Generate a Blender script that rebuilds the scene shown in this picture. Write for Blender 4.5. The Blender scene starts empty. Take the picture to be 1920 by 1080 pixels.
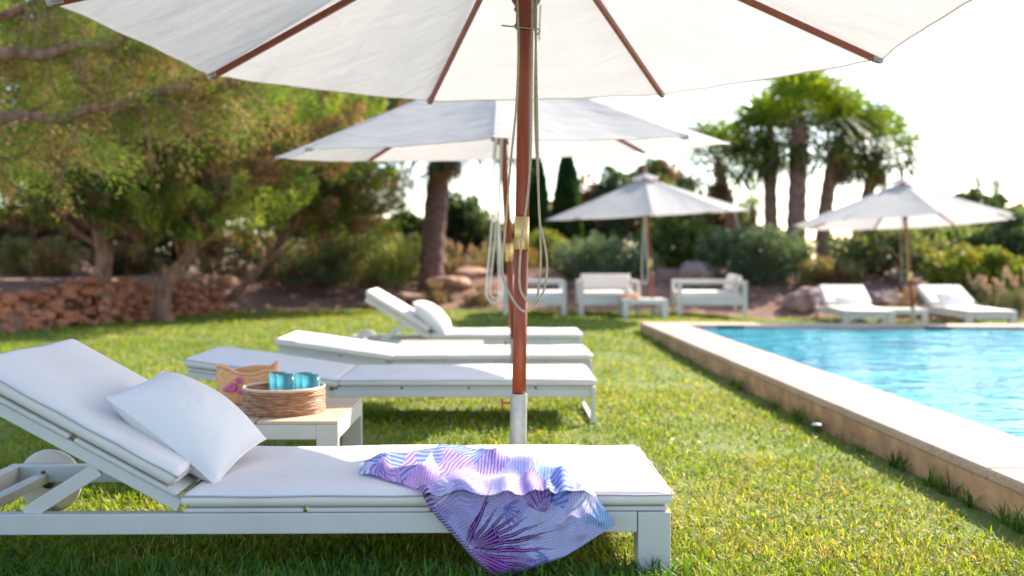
import bpy, math, random
import numpy as np
from mathutils import Vector, Matrix, noise as mnoise
C = bpy.context.scene
COL = C.collection
R = math.radians
random.seed(7)
RNG = np.random.default_rng(11)

# ------------------------------------------------------------------ camera, sky, sun, exposure
FPX = 1900.0
TH = -math.atan(65 / 1900.0)
CAMZ = 0.89
cd = bpy.data.cameras.new('camera'); cam = bpy.data.objects.new('camera', cd); COL.objects.link(cam)
cam.location = (0, 0, CAMZ); cam.rotation_euler = (math.pi / 2 + TH, 0, 0)
cd.sensor_width = 36; cd.lens = 36 * FPX / 1920.0
cd.clip_start = 0.05; cd.clip_end = 1500
cd.dof.use_dof = True; cd.dof.focus_distance = 3.05; cd.dof.aperture_fstop = 1.9
C.camera = cam
SUN_EL = 34.0; SUN_AZ = 46.0            # azimuth measured clockwise from +Y
w = bpy.data.worlds.new('World'); C.world = w; w.use_nodes = True
nt = w.node_tree; bg = nt.nodes['Background']
sky = nt.nodes.new('ShaderNodeTexSky'); sky.sky_type = 'NISHITA'; sky.sun_disc = False
sky.sun_elevation = R(SUN_EL); sky.sun_rotation = R(SUN_AZ)
sky.air_density = 1.0; sky.dust_density = 0.7; sky.ozone_density = 1.0
nt.links.new(sky.outputs[0], bg.inputs[0]); bg.inputs[1].default_value = 0.145
sl = bpy.data.lights.new('sun', 'SUN'); so = bpy.data.objects.new('sun', sl); COL.objects.link(so)
sl.energy = 5.0; sl.angle = R(0.55); sl.color = (1.0, 0.90, 0.76)
sd = Vector((math.sin(R(SUN_AZ)) * math.cos(R(SUN_EL)), math.cos(R(SUN_AZ)) * math.cos(R(SUN_EL)), math.sin(R(SUN_EL))))
so.rotation_euler = sd.to_track_quat('Z', 'Y').to_euler(); so.location = (8, 8, 12)
C.view_settings.view_transform = 'Standard'; C.view_settings.look = 'None'
C.view_settings.exposure = 1.40; C.view_settings.gamma = 1.0
C.render.engine = 'CYCLES'
C.cycles.max_bounces = 8; C.cycles.transparent_max_bounces = 12

FW = Vector((0, math.cos(TH), math.sin(TH))); UP = Vector((0, -math.sin(TH), math.cos(TH)))
CP = Vector((0, 0, CAMZ))
def ray(px, py): return FW + Vector((1, 0, 0)) * ((px - 960) / FPX) + UP * ((540 - py) / FPX)
def P(px, py, Y): r = ray(px, py); return CP + r * (Y / r.y)
def G(px, py, z): r = ray(px, py); return CP + r * ((z - CAMZ) / r.z)

# ------------------------------------------------------------------ helpers
def tag(o, label=None, cat=None, group=None, kind=None):
    if label: o['label'] = label
    if cat: o['category'] = cat
    if group: o['group'] = group
    if kind: o['kind'] = kind
    return o
def empty(name, loc, label=None, cat=None, rz=0, group=None):
    o = bpy.data.objects.new(name, None); COL.objects.link(o)
    o.location = loc; o.rotation_euler = (0, 0, rz); o.empty_display_size = .1
    return tag(o, label, cat, group)
def link(name, me, mat, parent=None, smooth=False, bev=0, seg=2, sub=0, kind=None):
    o = bpy.data.objects.new(name, me); COL.objects.link(o)
    if mat: me.materials.append(mat)
    if parent: o.parent = parent
    if smooth: me.polygons.foreach_set('use_smooth', [True] * len(me.polygons))
    if bev:
        m = o.modifiers.new('bevel', 'BEVEL'); m.width = bev; m.segments = seg; m.limit_method = 'ANGLE'
    if sub:
        m = o.modifiers.new('sub', 'SUBSURF'); m.levels = sub; m.render_levels = sub
    if kind: o['kind'] = kind
    return o
class MB:
    def __init__(s): s.v = []; s.f = []
    def add(s, vs, fs):
        n = len(s.v); s.v += [tuple(v) for v in vs]; s.f += [tuple(i + n for i in f) for f in fs]; return s
    def box(s, x0, x1, y0, y1, z0, z1, M=None):
        vs = [Vector((x, y, z)) for z in (z0, z1) for x, y in ((x0, y0), (x1, y0), (x1, y1), (x0, y1))]
        if M: vs = [M @ v for v in vs]
        return s.add(vs, [(3, 2, 1, 0), (4, 5, 6, 7), (0, 1, 5, 4), (1, 2, 6, 5), (2, 3, 7, 6), (3, 0, 4, 7)])
    def bar(s, a, b, wd, ht, upv=(0, 0, 1)):
        a = Vector(a); b = Vector(b); d = (b - a); L = d.length; d.normalize()
        sx = d.cross(Vector(upv)).normalized(); uz = sx.cross(d).normalized()
        vs = [p + sx * i * wd / 2 + uz * j * ht / 2 for p in (a, b) for i, j in ((-1, -1), (1, -1), (1, 1), (-1, 1))]
        return s.add(vs, [(0, 1, 2, 3), (7, 6, 5, 4), (4, 5, 1, 0), (5, 6, 2, 1), (6, 7, 3, 2), (7, 4, 0, 3)])
    def tube(s, pts, rad, n=10, cap=True, closed=False):
        pts = [Vector(p) for p in pts]; N = len(pts)
        if not hasattr(rad, '__len__'): rad = [rad] * N
        prev = None; vs = []
        for i, p in enumerate(pts):
            if closed: t = pts[(i + 1) % N] - pts[i - 1]
            else: t = pts[min(i + 1, N - 1)] - pts[max(i - 1, 0)]
            t.normalize()
            if prev is None:
                a = Vector((0, 0, 1)) if abs(t.z) < .9 else Vector((1, 0, 0))
                u = t.cross(a).normalized()
            else: u = (prev - t * prev.dot(t)).normalized()
            prev = u; vv = t.cross(u)
            for k in range(n):
                an = 2 * math.pi * k / n
                vs.append(p + (u * math.cos(an) + vv * math.sin(an)) * rad[i])
        fs = []
        for i in range(N if closed else N - 1):
            j = (i + 1) % N
            for k in range(n):
                fs.append((i * n + k, i * n + (k + 1) % n, j * n + (k + 1) % n, j * n + k))
        if cap and not closed:
            fs.append(tuple(range(n))[::-1]); fs.append(tuple((N - 1) * n + k for k in range(n)))
        return s.add(vs, fs)
    def lathe(s, prof, n=24, c=(0, 0, 0), M=None):
        vs = []; fs = []
        for r, z in prof:
            for k in range(n):
                a = 2 * math.pi * k / n
                v = Vector((r * math.cos(a), r * math.sin(a), z))
                if M: v = M @ v
                vs.append(v + Vector(c))
        for i in range(len(prof) - 1):
            for k in range(n):
                fs.append((i * n + k, i * n + (k + 1) % n, (i + 1) * n + (k + 1) % n, (i + 1) * n + k))
        if prof[0][0] > 1e-4: fs.append(tuple(range(n))[::-1])
        if prof[-1][0] > 1e-4: fs.append(tuple((len(prof) - 1) * n + k for k in range(n)))
        return s.add(vs, fs)
    def mesh(s, name='m'):
        me = bpy.data.meshes.new(name); me.from_pydata(s.v, [], s.f); me.update(); return me
    def build(s, name, mat, parent=None, **k): return link(name, s.mesh(name), mat, parent, **k)
def np_mesh(name, V, quads=None, tris=None, color=None):
    me = bpy.data.meshes.new(name); V = np.asarray(V, np.float32).reshape(-1, 3)
    nq = 0 if quads is None else len(quads); ntq = 0 if tris is None else len(tris)
    loops = []; starts = []; tot = []
    if nq: loops.append(np.asarray(quads).ravel()); starts.append(np.arange(nq) * 4); tot.append(np.full(nq, 4))
    if ntq: loops.append(np.asarray(tris).ravel()); starts.append(nq * 4 + np.arange(ntq) * 3); tot.append(np.full(ntq, 3))
    loops = np.concatenate(loops).astype(np.int32); starts = np.concatenate(starts).astype(np.int32); tot = np.concatenate(tot).astype(np.int32)
    me.vertices.add(len(V)); me.vertices.foreach_set('co', V.ravel())
    me.loops.add(len(loops)); me.loops.foreach_set('vertex_index', loops)
    me.polygons.add(len(starts)); me.polygons.foreach_set('loop_start', starts); me.polygons.foreach_set('loop_total', tot)
    if color is not None:
        ca = me.color_attributes.new('tint', 'FLOAT_COLOR', 'POINT')
        c4 = np.ones((len(V), 4), np.float32); c4[:, :3] = color; ca.data.foreach_set('color', c4.ravel())
    me.update(calc_edges=True); me.validate(); return me
def fbm(x, y, s=1.0, o=3): 
    return mnoise.fractal(Vector((x * s, y * s, 3.7)), 0.8, 2.1, o)

# ------------------------------------------------------------------ materials
def newmat(name):
    m = bpy.data.materials.new(name); m.use_nodes = True
    n = m.node_tree; b = n.nodes['Principled BSDF']; return m, n, b
def nd(n, t, **kw):
    x = n.nodes.new(t)
    for k, v in kw.items():
        if k in x.inputs: x.inputs[k].default_value = v
        else: setattr(x, k, v)
    return x
def pm(name, c1, c2=None, scale=8, rough=.6, bump=0, bscale=60, spec=.5, metal=0, stretch=(1, 1, 1), detail=4, transl=0, sheen=0):
    m, n, b = newmat(name); L = n.links
    tc = nd(n, 'ShaderNodeTexCoord'); mp = nd(n, 'ShaderNodeMapping'); mp.inputs['Scale'].default_value = stretch
    L.new(tc.outputs['Object'], mp.inputs[0])
    b.inputs['Roughness'].default_value = rough; b.inputs['Metallic'].default_value = metal
    b.inputs['Specular IOR Level'].default_value = spec
    if c2 is None: c2 = tuple(x * .86 for x in c1)
    nz = nd(n, 'ShaderNodeTexNoise', Scale=scale, Detail=detail); L.new(mp.outputs[0], nz.inputs['Vector'])
    cr = nd(n, 'ShaderNodeValToRGB'); L.new(nz.outputs['Fac'], cr.inputs[0])
    cr.color_ramp.elements[0].position = .33; cr.color_ramp.elements[1].position = .67
    cr.color_ramp.elements[0].color = (*c2, 1); cr.color_ramp.elements[1].color = (*c1, 1)
    L.new(cr.outputs[0], b.inputs['Base Color'])
    bp = None
    if bump:
        n2 = nd(n, 'ShaderNodeTexNoise', Scale=bscale, Detail=5); L.new(mp.outputs[0], n2.inputs['Vector'])
        bp = nd(n, 'ShaderNodeBump', Strength=bump, Distance=.01); L.new(n2.outputs['Fac'], bp.inputs['Height']); L.new(bp.outputs[0], b.inputs['Normal'])
    if transl:
        tr = nd(n, 'ShaderNodeBsdfTranslucent'); L.new(cr.outputs[0], tr.inputs[0])
        if bp: L.new(bp.outputs[0], tr.inputs['Normal'])
        mx = nd(n, 'ShaderNodeMixShader'); mx.inputs[0].default_value = transl
        L.new(b.outputs[0], mx.inputs[1]); L.new(tr.outputs[0], mx.inputs[2]); L.new(mx.outputs[0], n.nodes['Material Output'].inputs[0])
    return m
def leafmat(name, transl=.45, rough=.5, spec=.35, tcol=(1.25, 1.2, .6)):
    m, n, b = newmat(name); L = n.links
    a = nd(n, 'ShaderNodeVertexColor'); a.layer_name = 'tint'
    L.new(a.outputs[0], b.inputs['Base Color']); b.inputs['Roughness'].default_value = rough; b.inputs['Specular IOR Level'].default_value = spec
    mul = nd(n, 'ShaderNodeMix'); mul.data_type = 'RGBA'; mul.blend_type = 'MULTIPLY'; mul.inputs[0].default_value = 1
    L.new(a.outputs[0], mul.inputs[6]); mul.inputs[7].default_value = (*tcol, 1)
    tr = nd(n, 'ShaderNodeBsdfTranslucent'); L.new(mul.outputs[2], tr.inputs[0])
    mx = nd(n, 'ShaderNodeMixShader'); mx.inputs[0].default_value = transl
    L.new(b.outputs[0], mx.inputs[1]); L.new(tr.outputs[0], mx.inputs[2]); L.new(mx.outputs[0], n.nodes['Material Output'].inputs[0])
    return m
def fabric(name, c, weave=420, bump=.12, wrinkle=.25, wscale=5, stretch=(1, 1, 1), transl=0, rough=.85):
    m, n, b = newmat(name); L = n.links
    tc = nd(n, 'ShaderNodeTexCoord')
    mp = nd(n, 'ShaderNodeMapping'); mp.inputs['Scale'].default_value = stretch; L.new(tc.outputs['Object'], mp.inputs[0])
    nz = nd(n, 'ShaderNodeTexNoise', Scale=3, Detail=5); L.new(mp.outputs[0], nz.inputs['Vector'])
    cr = nd(n, 'ShaderNodeValToRGB'); cr.color_ramp.elements[0].position = .3; cr.color_ramp.elements[1].position = .6
    cr.color_ramp.elements[0].color = (*[x * .93 for x in c], 1); cr.color_ramp.elements[1].color = (*c, 1)
    L.new(nz.outputs['Fac'], cr.inputs[0]); L.new(cr.outputs[0], b.inputs['Base Color'])
    b.inputs['Roughness'].default_value = rough; b.inputs['Specular IOR Level'].default_value = .2
    n2 = nd(n, 'ShaderNodeTexNoise', Scale=wscale, Detail=6, Distortion=.6); L.new(mp.outputs[0], n2.inputs['Vector'])
    b1 = nd(n, 'ShaderNodeBump', Strength=wrinkle, Distance=.03); L.new(n2.outputs['Fac'], b1.inputs['Height'])
    n3 = nd(n, 'ShaderNodeTexNoise', Scale=weave, Detail=2); L.new(tc.outputs['Object'], n3.inputs['Vector'])
    b2 = nd(n, 'ShaderNodeBump', Strength=bump, Distance=.002); L.new(n3.outputs['Fac'], b2.inputs['Height']); L.new(b1.outputs[0], b2.inputs['Normal'])
    L.new(b2.outputs[0], b.inputs['Normal'])
    if transl:
        tr = nd(n, 'ShaderNodeBsdfTranslucent'); L.new(cr.outputs[0], tr.inputs[0]); L.new(b2.outputs[0], tr.inputs['Normal'])
        mx = nd(n, 'ShaderNodeMixShader'); mx.inputs[0].default_value = transl
        L.new(b.outputs[0], mx.inputs[1]); L.new(tr.outputs[0], mx.inputs[2]); L.new(mx.outputs[0], n.nodes['Material Output'].inputs[0])
    return m
M = {}
M['canvas'] = fabric('canopy_canvas', (.58, .55, .54), weave=900, bump=.15, wrinkle=.5, wscale=3.2, stretch=(1, 2.6, 1), transl=.38)
M['cushion'] = fabric('cushion_fabric', (.80, .73, .70), wrinkle=.34, wscale=3.2)
M['pillow'] = fabric('pillow_fabric', (.80, .75, .74), wrinkle=.45, wscale=5)
M['piping'] = pm('piping_seam', (.50, .44, .47), rough=.8)
M['metal'] = pm('powder_coated_frame', (.64, .60, .565), (.56, .525, .49), scale=3.5, rough=.38, bump=.03, bscale=300)
M['wheel'] = pm('beige_wheel', (.62, .53, .45), (.55, .47, .40), rough=.6, bump=.05)
M['bolt'] = pm('bolt_steel', (.12, .12, .14), rough=.4, metal=.7)
M['tan'] = pm('tan_laminate', (.66, .47, .34), (.60, .43, .31), scale=4, rough=.35)
M['wood'] = pm('varnished_wood', (.29, .052, .018), (.20, .034, .013), scale=9, rough=.42, bump=.08, bscale=50, stretch=(6, 6, .5))
M['brass'] = pm('brass_sleeve', (.80, .56, .25), (.66, .44, .2), rough=.42, metal=.75)
M['galv'] = pm('galvanised_steel', (.42, .43, .42), (.30, .31, .30), scale=22, rough=.5, metal=.65, bump=.12, bscale=80)
M['rope'] = pm('rope_cord', (.50, .42, .30), (.38, .31, .20), scale=90, rough=.9, bump=.5, bscale=400)
M['ropew'] = pm('white_rope', (.75, .72, .66), rough=.9)
M['steel'] = pm('steel_pin', (.45, .42, .35), rough=.35, metal=.9)
M['bark'] = pm('juniper_bark', (.34, .18, .125), (.14, .06, .045), scale=7, rough=.95, bump=.9, bscale=16, stretch=(3, 3, .6))
M['palmbark'] = pm('palm_bark', (.30, .17, .125), (.13, .07, .055), scale=9, rough=.95, bump=1, bscale=20, stretch=(1, 1, 3))
M['palmdark'] = pm('dark_palm_bark', (.20, .105, .085), (.08, .04, .04), scale=9, rough=.95, bump=1, bscale=20, stretch=(1, 1, 3))
M['leaf'] = leafmat('leaf_needles', .45, rough=.7, spec=.12)
M['broad'] = leafmat('broad_leaf', .42)
M['palm'] = leafmat('palm_leaf', .40, rough=.35, spec=.5)
M['dry'] = leafmat('dry_leaf', .30, tcol=(1.15, .85, .6))
M['grass'] = leafmat('grass_blade', .45, rough=.5, spec=.16, tcol=(1.35, 1.25, .35))
M['lawn'] = pm('lawn_soil', (.09, .15, .02), (.15, .16, .04), scale=5, rough=1, bump=.8, bscale=90)
M['soil'] = pm('dry_soil', (.27, .14, .09), (.12, .06, .045), scale=1.4, rough=1, bump=1, bscale=9, detail=8)
M['boulder'] = pm('boulder_rock', (.42, .30, .26), (.20, .12, .11), scale=3, rough=.95, bump=1, bscale=7, detail=8)
M['paler'] = pm('sandstone_rock', (.46, .27, .18), (.28, .15, .10), scale=4, rough=.95, bump=1, bscale=8, detail=8)
M['wallstone'] = pm('fieldstone', (.60, .23, .12), (.26, .085, .045), scale=2.6, rough=.95, bump=1, bscale=12, detail=8)
M['cap'] = pm('white_plastic', (.5, .5, .48), rough=.4)
M['slot_shade'] = pm('dark_slot', (.02, .02, .025), rough=.6)  # near-black colour stands in for the shade inside the skimmer openings
M['towel'] = pm('orange_towel', (.75, .38, .18), rough=1)
M['straw'] = pm('tan_raffia', (.95, .50, .24), (.80, .38, .16), scale=35, rough=.8, bump=.6, bscale=160, stretch=(1, 1, 3))
M['pink'] = pm('pink_motif', (.72, .16, .34), (.6, .10, .26), rough=.7)
def rattan():
    m = pm('rattan_cane', (.50, .27, .14), (.20, .08, .04), scale=30, rough=.4, bump=.35, bscale=60, stretch=(1, 1, 5)); return m
M['rattan'] = rattan()
def stone_coping():
    m, n, b = newmat('coping_stone'); L = n.links
    tc = nd(n, 'ShaderNodeTexCoord')
    a = nd(n, 'ShaderNodeTexNoise', Scale=1.6, Detail=6); L.new(tc.outputs['Object'], a.inputs['Vector'])
    cr = nd(n, 'ShaderNodeValToRGB'); cr.color_ramp.elements[0].position = .3; cr.color_ramp.elements[1].position = .7
    cr.color_ramp.elements[0].color = (.47, .30, .215, 1); cr.color_ramp.elements[1].color = (.60, .42, .33, 1); L.new(a.outputs['Fac'], cr.inputs[0])
    v = nd(n, 'ShaderNodeTexNoise', Scale=120, Detail=4); L.new(tc.outputs['Object'], v.inputs['Vector'])
    c2 = nd(n, 'ShaderNodeValToRGB'); c2.color_ramp.elements[0].position = .34; c2.color_ramp.elements[1].position = .46
    c2.color_ramp.elements[0].color = (.36, .29, .24, 1); c2.color_ramp.elements[1].color = (1, 1, 1, 1); L.new(v.outputs['Fac'], c2.inputs[0])
    mx = nd(n, 'ShaderNodeMix'); mx.data_type = 'RGBA'; mx.blend_type = 'MULTIPLY'; mx.inputs[0].default_value = .8
    L.new(cr.outputs[0], mx.inputs[6]); L.new(c2.outputs[0], mx.inputs[7]); L.new(mx.outputs[2], b.inputs['Base Color'])
    bp = nd(n, 'ShaderNodeBump', Strength=.6, Distance=.006); L.new(v.outputs['Fac'], bp.inputs['Height']); L.new(bp.outputs[0], b.inputs['Normal'])
    b.inputs['Roughness'].default_value = .85; return m
M['coping'] = stone_coping()
M['copewall'] = pm('coping_wall', (.66, .37, .20), (.40, .22, .12), scale=6, rough=.95, bump=.9, bscale=30, detail=7)
def water():
    m, n, b = newmat('pool_water'); L = n.links
    tc = nd(n, 'ShaderNodeTexCoord'); mp = nd(n, 'ShaderNodeMapping'); mp.inputs['Scale'].default_value = (.55, 1.5, 1); L.new(tc.outputs['Object'], mp.inputs[0])
    a = nd(n, 'ShaderNodeTexNoise', Scale=1.3, Detail=5, Distortion=1.2); L.new(mp.outputs[0], a.inputs['Vector'])
    cr = nd(n, 'ShaderNodeValToRGB'); cr.color_ramp.elements[0].position = .36; cr.color_ramp.elements[1].position = .66
    cr.color_ramp.elements[0].color = (.001, .22, .35, 1); cr.color_ramp.elements[1].color = (.045, .47, .55, 1)  # paler and deeper streaks put pool depth and caustic light into the colour
    L.new(a.outputs['Fac'], cr.inputs[0]); L.new(cr.outputs[0], b.inputs['Base Color'])
    b.inputs['Roughness'].default_value = .04; b.inputs['IOR'].default_value = 1.35
    w1 = nd(n, 'ShaderNodeTexNoise', Scale=1.7, Detail=2, Distortion=1.3); L.new(mp.outputs[0], w1.inputs['Vector'])
    w2 = nd(n, 'ShaderNodeTexNoise', Scale=7, Detail=2, Distortion=.6); L.new(mp.outputs[0], w2.inputs['Vector'])
    b0 = nd(n, 'ShaderNodeBump', Strength=.35, Distance=.03); L.new(w2.outputs['Fac'], b0.inputs['Height'])
    bp = nd(n, 'ShaderNodeBump', Strength=1, Distance=.055); L.new(w1.outputs['Fac'], bp.inputs['Height']); L.new(b0.outputs[0], bp.inputs['Normal'])
    L.new(bp.outputs[0], b.inputs['Normal']); return m
M['water'] = water()
def glassm():
    m, n, b = newmat('turquoise_glass'); b.inputs['Base Color'].default_value = (.40, .78, .84, 1); b.inputs['Roughness'].default_value = .05
    t = nd(n, 'ShaderNodeBsdfTransparent'); t.inputs[0].default_value = (.86, .98, 1, 1)
    fr = nd(n, 'ShaderNodeFresnel'); fr.inputs[0].default_value = 1.5
    ad = nd(n, 'ShaderNodeMath', operation='ADD'); ad.inputs[1].default_value = .05; n.links.new(fr.outputs[0], ad.inputs[0])
    mx = nd(n, 'ShaderNodeMixShader'); n.links.new(ad.outputs[0], mx.inputs[0]); n.links.new(t.outputs[0], mx.inputs[1]); n.links.new(b.outputs[0], mx.inputs[2])
    n.links.new(mx.outputs[0], n.nodes['Material Output'].inputs[0]); return m
M['glass'] = glassm()

# ------------------------------------------------------------------ terrain
YBX = [-14, -6.8, -6.0, -5.5, -4.6, -2.4, 0, 3, 6, 14]; YBY = [10.0, 10.6, 11.8, 14.0, 16.3, 17.0, 16.7, 16.2, 15.6, 15.4]
def yb(x): return float(np.interp(x, YBX, YBY))
def gz(x, y):
    z = np.interp(y, [0, 5, 9, 15, 30], [0, 0, -.055, -.055, -.055])
    k = np.clip((x - .6) / 1.2, 0, 1) * np.clip((12.5 - y) / 6.5, 0, 1)
    return z - .115 * k - .085 * np.clip((x - 2.6) / 1.2, 0, 1) * np.clip((y - 11) / 1.2, 0, 1)
def lawnz(x, y): return float(gz(x, y))
PXo = lambda y: 1.975 - .0353 * y      # outer face of the coping
PXi = lambda y: 2.455 - .0353 * y
FO0 = Vector((1.548, 12.31)); FO1 = Vector((14.0, 11.27)); FI0 = Vector((2.03, 11.83)); FI1 = Vector((14.0, 10.76))
FO0 = Vector((PXo(12.25), 12.25)); FI0 = Vector((PXi(11.76), 11.76))
def bankz(x, y):
    t = y - yb(x)
    if t <= 0: return lawnz(x, y) - .06 + .06 * max(0, 1 + t / .4) * 0
    left = np.clip((-3.6 - x) / 1.5, 0, 1)
    hgt = .62 * (1 - left) + .55 * left
    tt = min(1, t / (3.6 * (1 - left) + 1.3 * left)); sm = tt * tt * (3 - 2 * tt)
    z = -.06 - .085 * float(np.clip((x - 2.6) / 1.2, 0, 1)) + hgt * sm + .10 * fbm(x, y, .6, 5) * min(1, t / 1.0)
    z += -.0035 * max(0, t - 8)
    return z
def in_pool(x, y): return x > PXo(y) and y < 12.25 - .0853 * (x - 1.55)
xs = np.concatenate([np.linspace(-90, -16, 14), np.arange(-15, 15.01, .3), np.linspace(16, 90, 14)])
ys = np.concatenate([np.linspace(-20, 8, 8), np.arange(8.5, 27, .3), np.linspace(28, 260, 20)])
V = []; 
for y in ys:
    for x in xs:
        t = y - yb(x)
        V.append((x, y, bankz(x, y) if t > -.15 else -.55))
nx = len(xs); F = [(j * nx + i, j * nx + i + 1, (j + 1) * nx + i + 1, (j + 1) * nx + i) for j in range(len(ys) - 1) for i in range(nx - 1)]
tag(link('ground', np_mesh('ground', V, quads=F), M['soil'], smooth=True), kind='structure')
# lawn sheet, clipped along the pool
mb = MB()
rows = [(-6 + .5 * i) for i in range(13)] + [.3 + .3 * i for i in range(40)]
rows = [r for r in rows if r < 12.2] + [12.25]
def strip(rows, x0f, x1f, n):
    vs = []; fs = []
    for y in rows:
        a, b = x0f(y), x1f(y)
        for i in range(n + 1):
            x = a + (b - a) * i / n; vs.append((x, y, lawnz(x, y) + .012 * fbm(x, y, 1.5)))
    for j in range(len(rows) - 1):
        for i in range(n): fs.append((j * (n + 1) + i, j * (n + 1) + i + 1, (j + 1) * (n + 1) + i + 1, (j + 1) * (n + 1) + i))
    mb.add(vs, fs)
def xleft(y): return -14 if y < 10 else float(np.interp(y, [10, 10.6, 11.8, 14.0, 16.3], [-14, -6.8, -6.0, -5.5, -4.6]))
strip(rows, xleft, lambda y: PXo(y) + .01, 60)
vs = []; fs = []; n = 90; mrow = 24
for j in range(mrow + 1):
    for i in range(n + 1):
        x = -6 + 20.0 * i / n
        a = 12.25 if x < 1.55 else 12.25 - .0853 * (x - 1.55); b = yb(x)
        y = a + (b - a) * j / mrow if b > a else a; vs.append((x, y, lawnz(x, y) + .012 * fbm(x, y, 1.5)))
for j in range(mrow):
    for i in range(n):
        if vs[j * (n + 1) + i][0] >= xleft(vs[j * (n + 1) + i][1]) - .3 or True:
            fs.append((j * (n + 1) + i, j * (n + 1) + i + 1, (j + 1) * (n + 1) + i + 1, (j + 1) * (n + 1) + i))
mb.add(vs, fs)
tag(mb.build('lawn', M['lawn'], smooth=True), kind='structure')
# pool
def prism(mb, poly, z0, z1):
    n = len(poly); vs = [(p[0], p[1], z0) for p in poly] + [(p[0], p[1], z1) for p in poly]
    mb.add(vs, [tuple(range(n))[::-1], tuple(range(n, 2 * n))] + [(i, (i + 1) % n, n + (i + 1) % n, n + i) for i in range(n)])
YN = -4.0
L = 6.0
prev = YN; pw = MB(); pc = MB()
cuts = [YN, -1.2, 1.3, 3.9, 6.4, 8.9]
ends = cuts[1:] + [None]
for a, b in zip(cuts, ends):
    g = .003
    if b is not None: poly = [(PXo(a), a + g), (PXi(a), a + g), (PXi(b), b - g), (PXo(b), b - g)]
    else: poly = [(PXo(a), a + g), (PXi(a), a + g), (FI0.x, FI0.y), (FO0.x, FO0.y)]
    prism(pc, poly, .012, .06)
prism(pw, [(PXo(YN) + .008, YN), (PXi(YN) + .012, YN), (FI0.x + .012, FI0.y + .012), (FO0.x + .008, FO0.y - .008)], -.5, .012)
ins = lambda t, A, B: A + (B - A) * t
fc = [0, .22, .44, .66, .83, 1]
for t0, t1 in zip(fc[:-1], fc[1:]):
    a, b, c, d = ins(t0, FO0, FO1), ins(t1, FO0, FO1), ins(t1, FI0, FI1), ins(t0, FI0, FI1)
    if t0 == 0: a = a + Vector((.003, 0)); d = d + Vector((.003, 0))
    prism(pc, [tuple(d), tuple(c - Vector((.006, 0))), tuple(b - Vector((.006, 0))), tuple(a)], .012, .06)
prism(pw, [(FI0.x + .02, FI0.y + .008), (FI1.x, FI1.y + .012), (FO1.x, FO1.y - .012), (FO0.x + .02, FO0.y - .012)], -.5, .0115)
tag(pc.build('pool_coping', M['coping'], bev=.012, seg=3), kind='structure')
tag(pw.build('pool_wall', M['copewall']), kind='structure')
wt = MB(); wt.add([(PXi(YN) - .02, YN, .022), (14, YN, .022), (14, FI1.y + .02, .022), (FI0.x - .02, FI0.y + .05, .022)], [(0, 1, 2, 3)])
tag(wt.build('pool_water', M['water']), kind='structure')
for px_, lab in ((1370, 'small dark skimmer opening in the far pool wall, near the left corner of the pool'), (1760, 'small dark skimmer opening in the far pool wall, below the loungers across the pool')):
    t = (px_ - 960) / FPX
    k = min(range(2000), key=lambda i: abs((FI0 + (FI1 - FI0) * i / 2000).x / (FI0 + (FI1 - FI0) * i / 2000).y - t)) / 2000
    p = FI0 + (FI1 - FI0) * k
    e = MB(); e.box(-.15, .15, -.016, .02, -.012, .034); e2 = e.build('pool_skimmer', M['slot_shade'], bev=.004)
    e2.location = (p.x, p.y + .002, .022); e2.rotation_euler.z = -math.atan(.09); tag(e2, lab, 'skimmer')

# ------------------------------------------------------------------ grass
def blades(name, X, Y, Z, Lm, Wd, lean, pal, mat, up=1.0, parent=None):
    N = len(X); h = RNG.uniform(0, 2 * np.pi, N); ln = RNG.uniform(lean[0], lean[1], N)
    Ls = Lm * RNG.uniform(.55, 1.35, N); ws = Wd * RNG.uniform(.7, 1.3, N)
    d1 = np.stack([np.cos(h) * np.sin(ln), np.sin(h) * np.sin(ln), np.cos(ln)], 1)
    l2 = ln + RNG.uniform(.1, .9, N)
    d2 = np.stack([np.cos(h) * np.sin(l2), np.sin(h) * np.sin(l2), np.cos(l2)], 1)
    s = np.stack([-np.sin(h), np.cos(h), np.zeros(N)], 1)
    tw = RNG.uniform(-.6, .6, N)[:, None]; s = s + tw * d1; s /= np.linalg.norm(s, axis=1)[:, None]
    p = np.stack([X, Y, Z], 1)
    m = p + d1 * (Ls * .5)[:, None]; t = m + d2 * (Ls * .5)[:, None]
    W2 = (ws / 2)[:, None]
    V = np.stack([p - s * W2 * .7, p + s * W2 * .7, m + s * W2, m - s * W2, t], 1).reshape(-1, 3)
    b = np.arange(N)[:, None] * 5
    return V, b + np.array([[0, 1, 2, 3]]), b + np.array([[3, 2, 4]]), np.repeat(pal, 5, 0)
def vnoise(X, Y, s, seed=0):
    r = np.random.default_rng(seed); Gd = r.random((96, 96))
    x = (X * s) % 95; y = (Y * s) % 95; i = x.astype(int); j = y.astype(int); fx = x - i; fy = y - j
    fx = fx * fx * (3 - 2 * fx); fy = fy * fy * (3 - 2 * fy)
    return (Gd[i, j] * (1 - fx) * (1 - fy) + Gd[i + 1, j] * fx * (1 - fy) + Gd[i, j + 1] * (1 - fx) * fy + Gd[i + 1, j + 1] * fx * fy)
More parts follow.
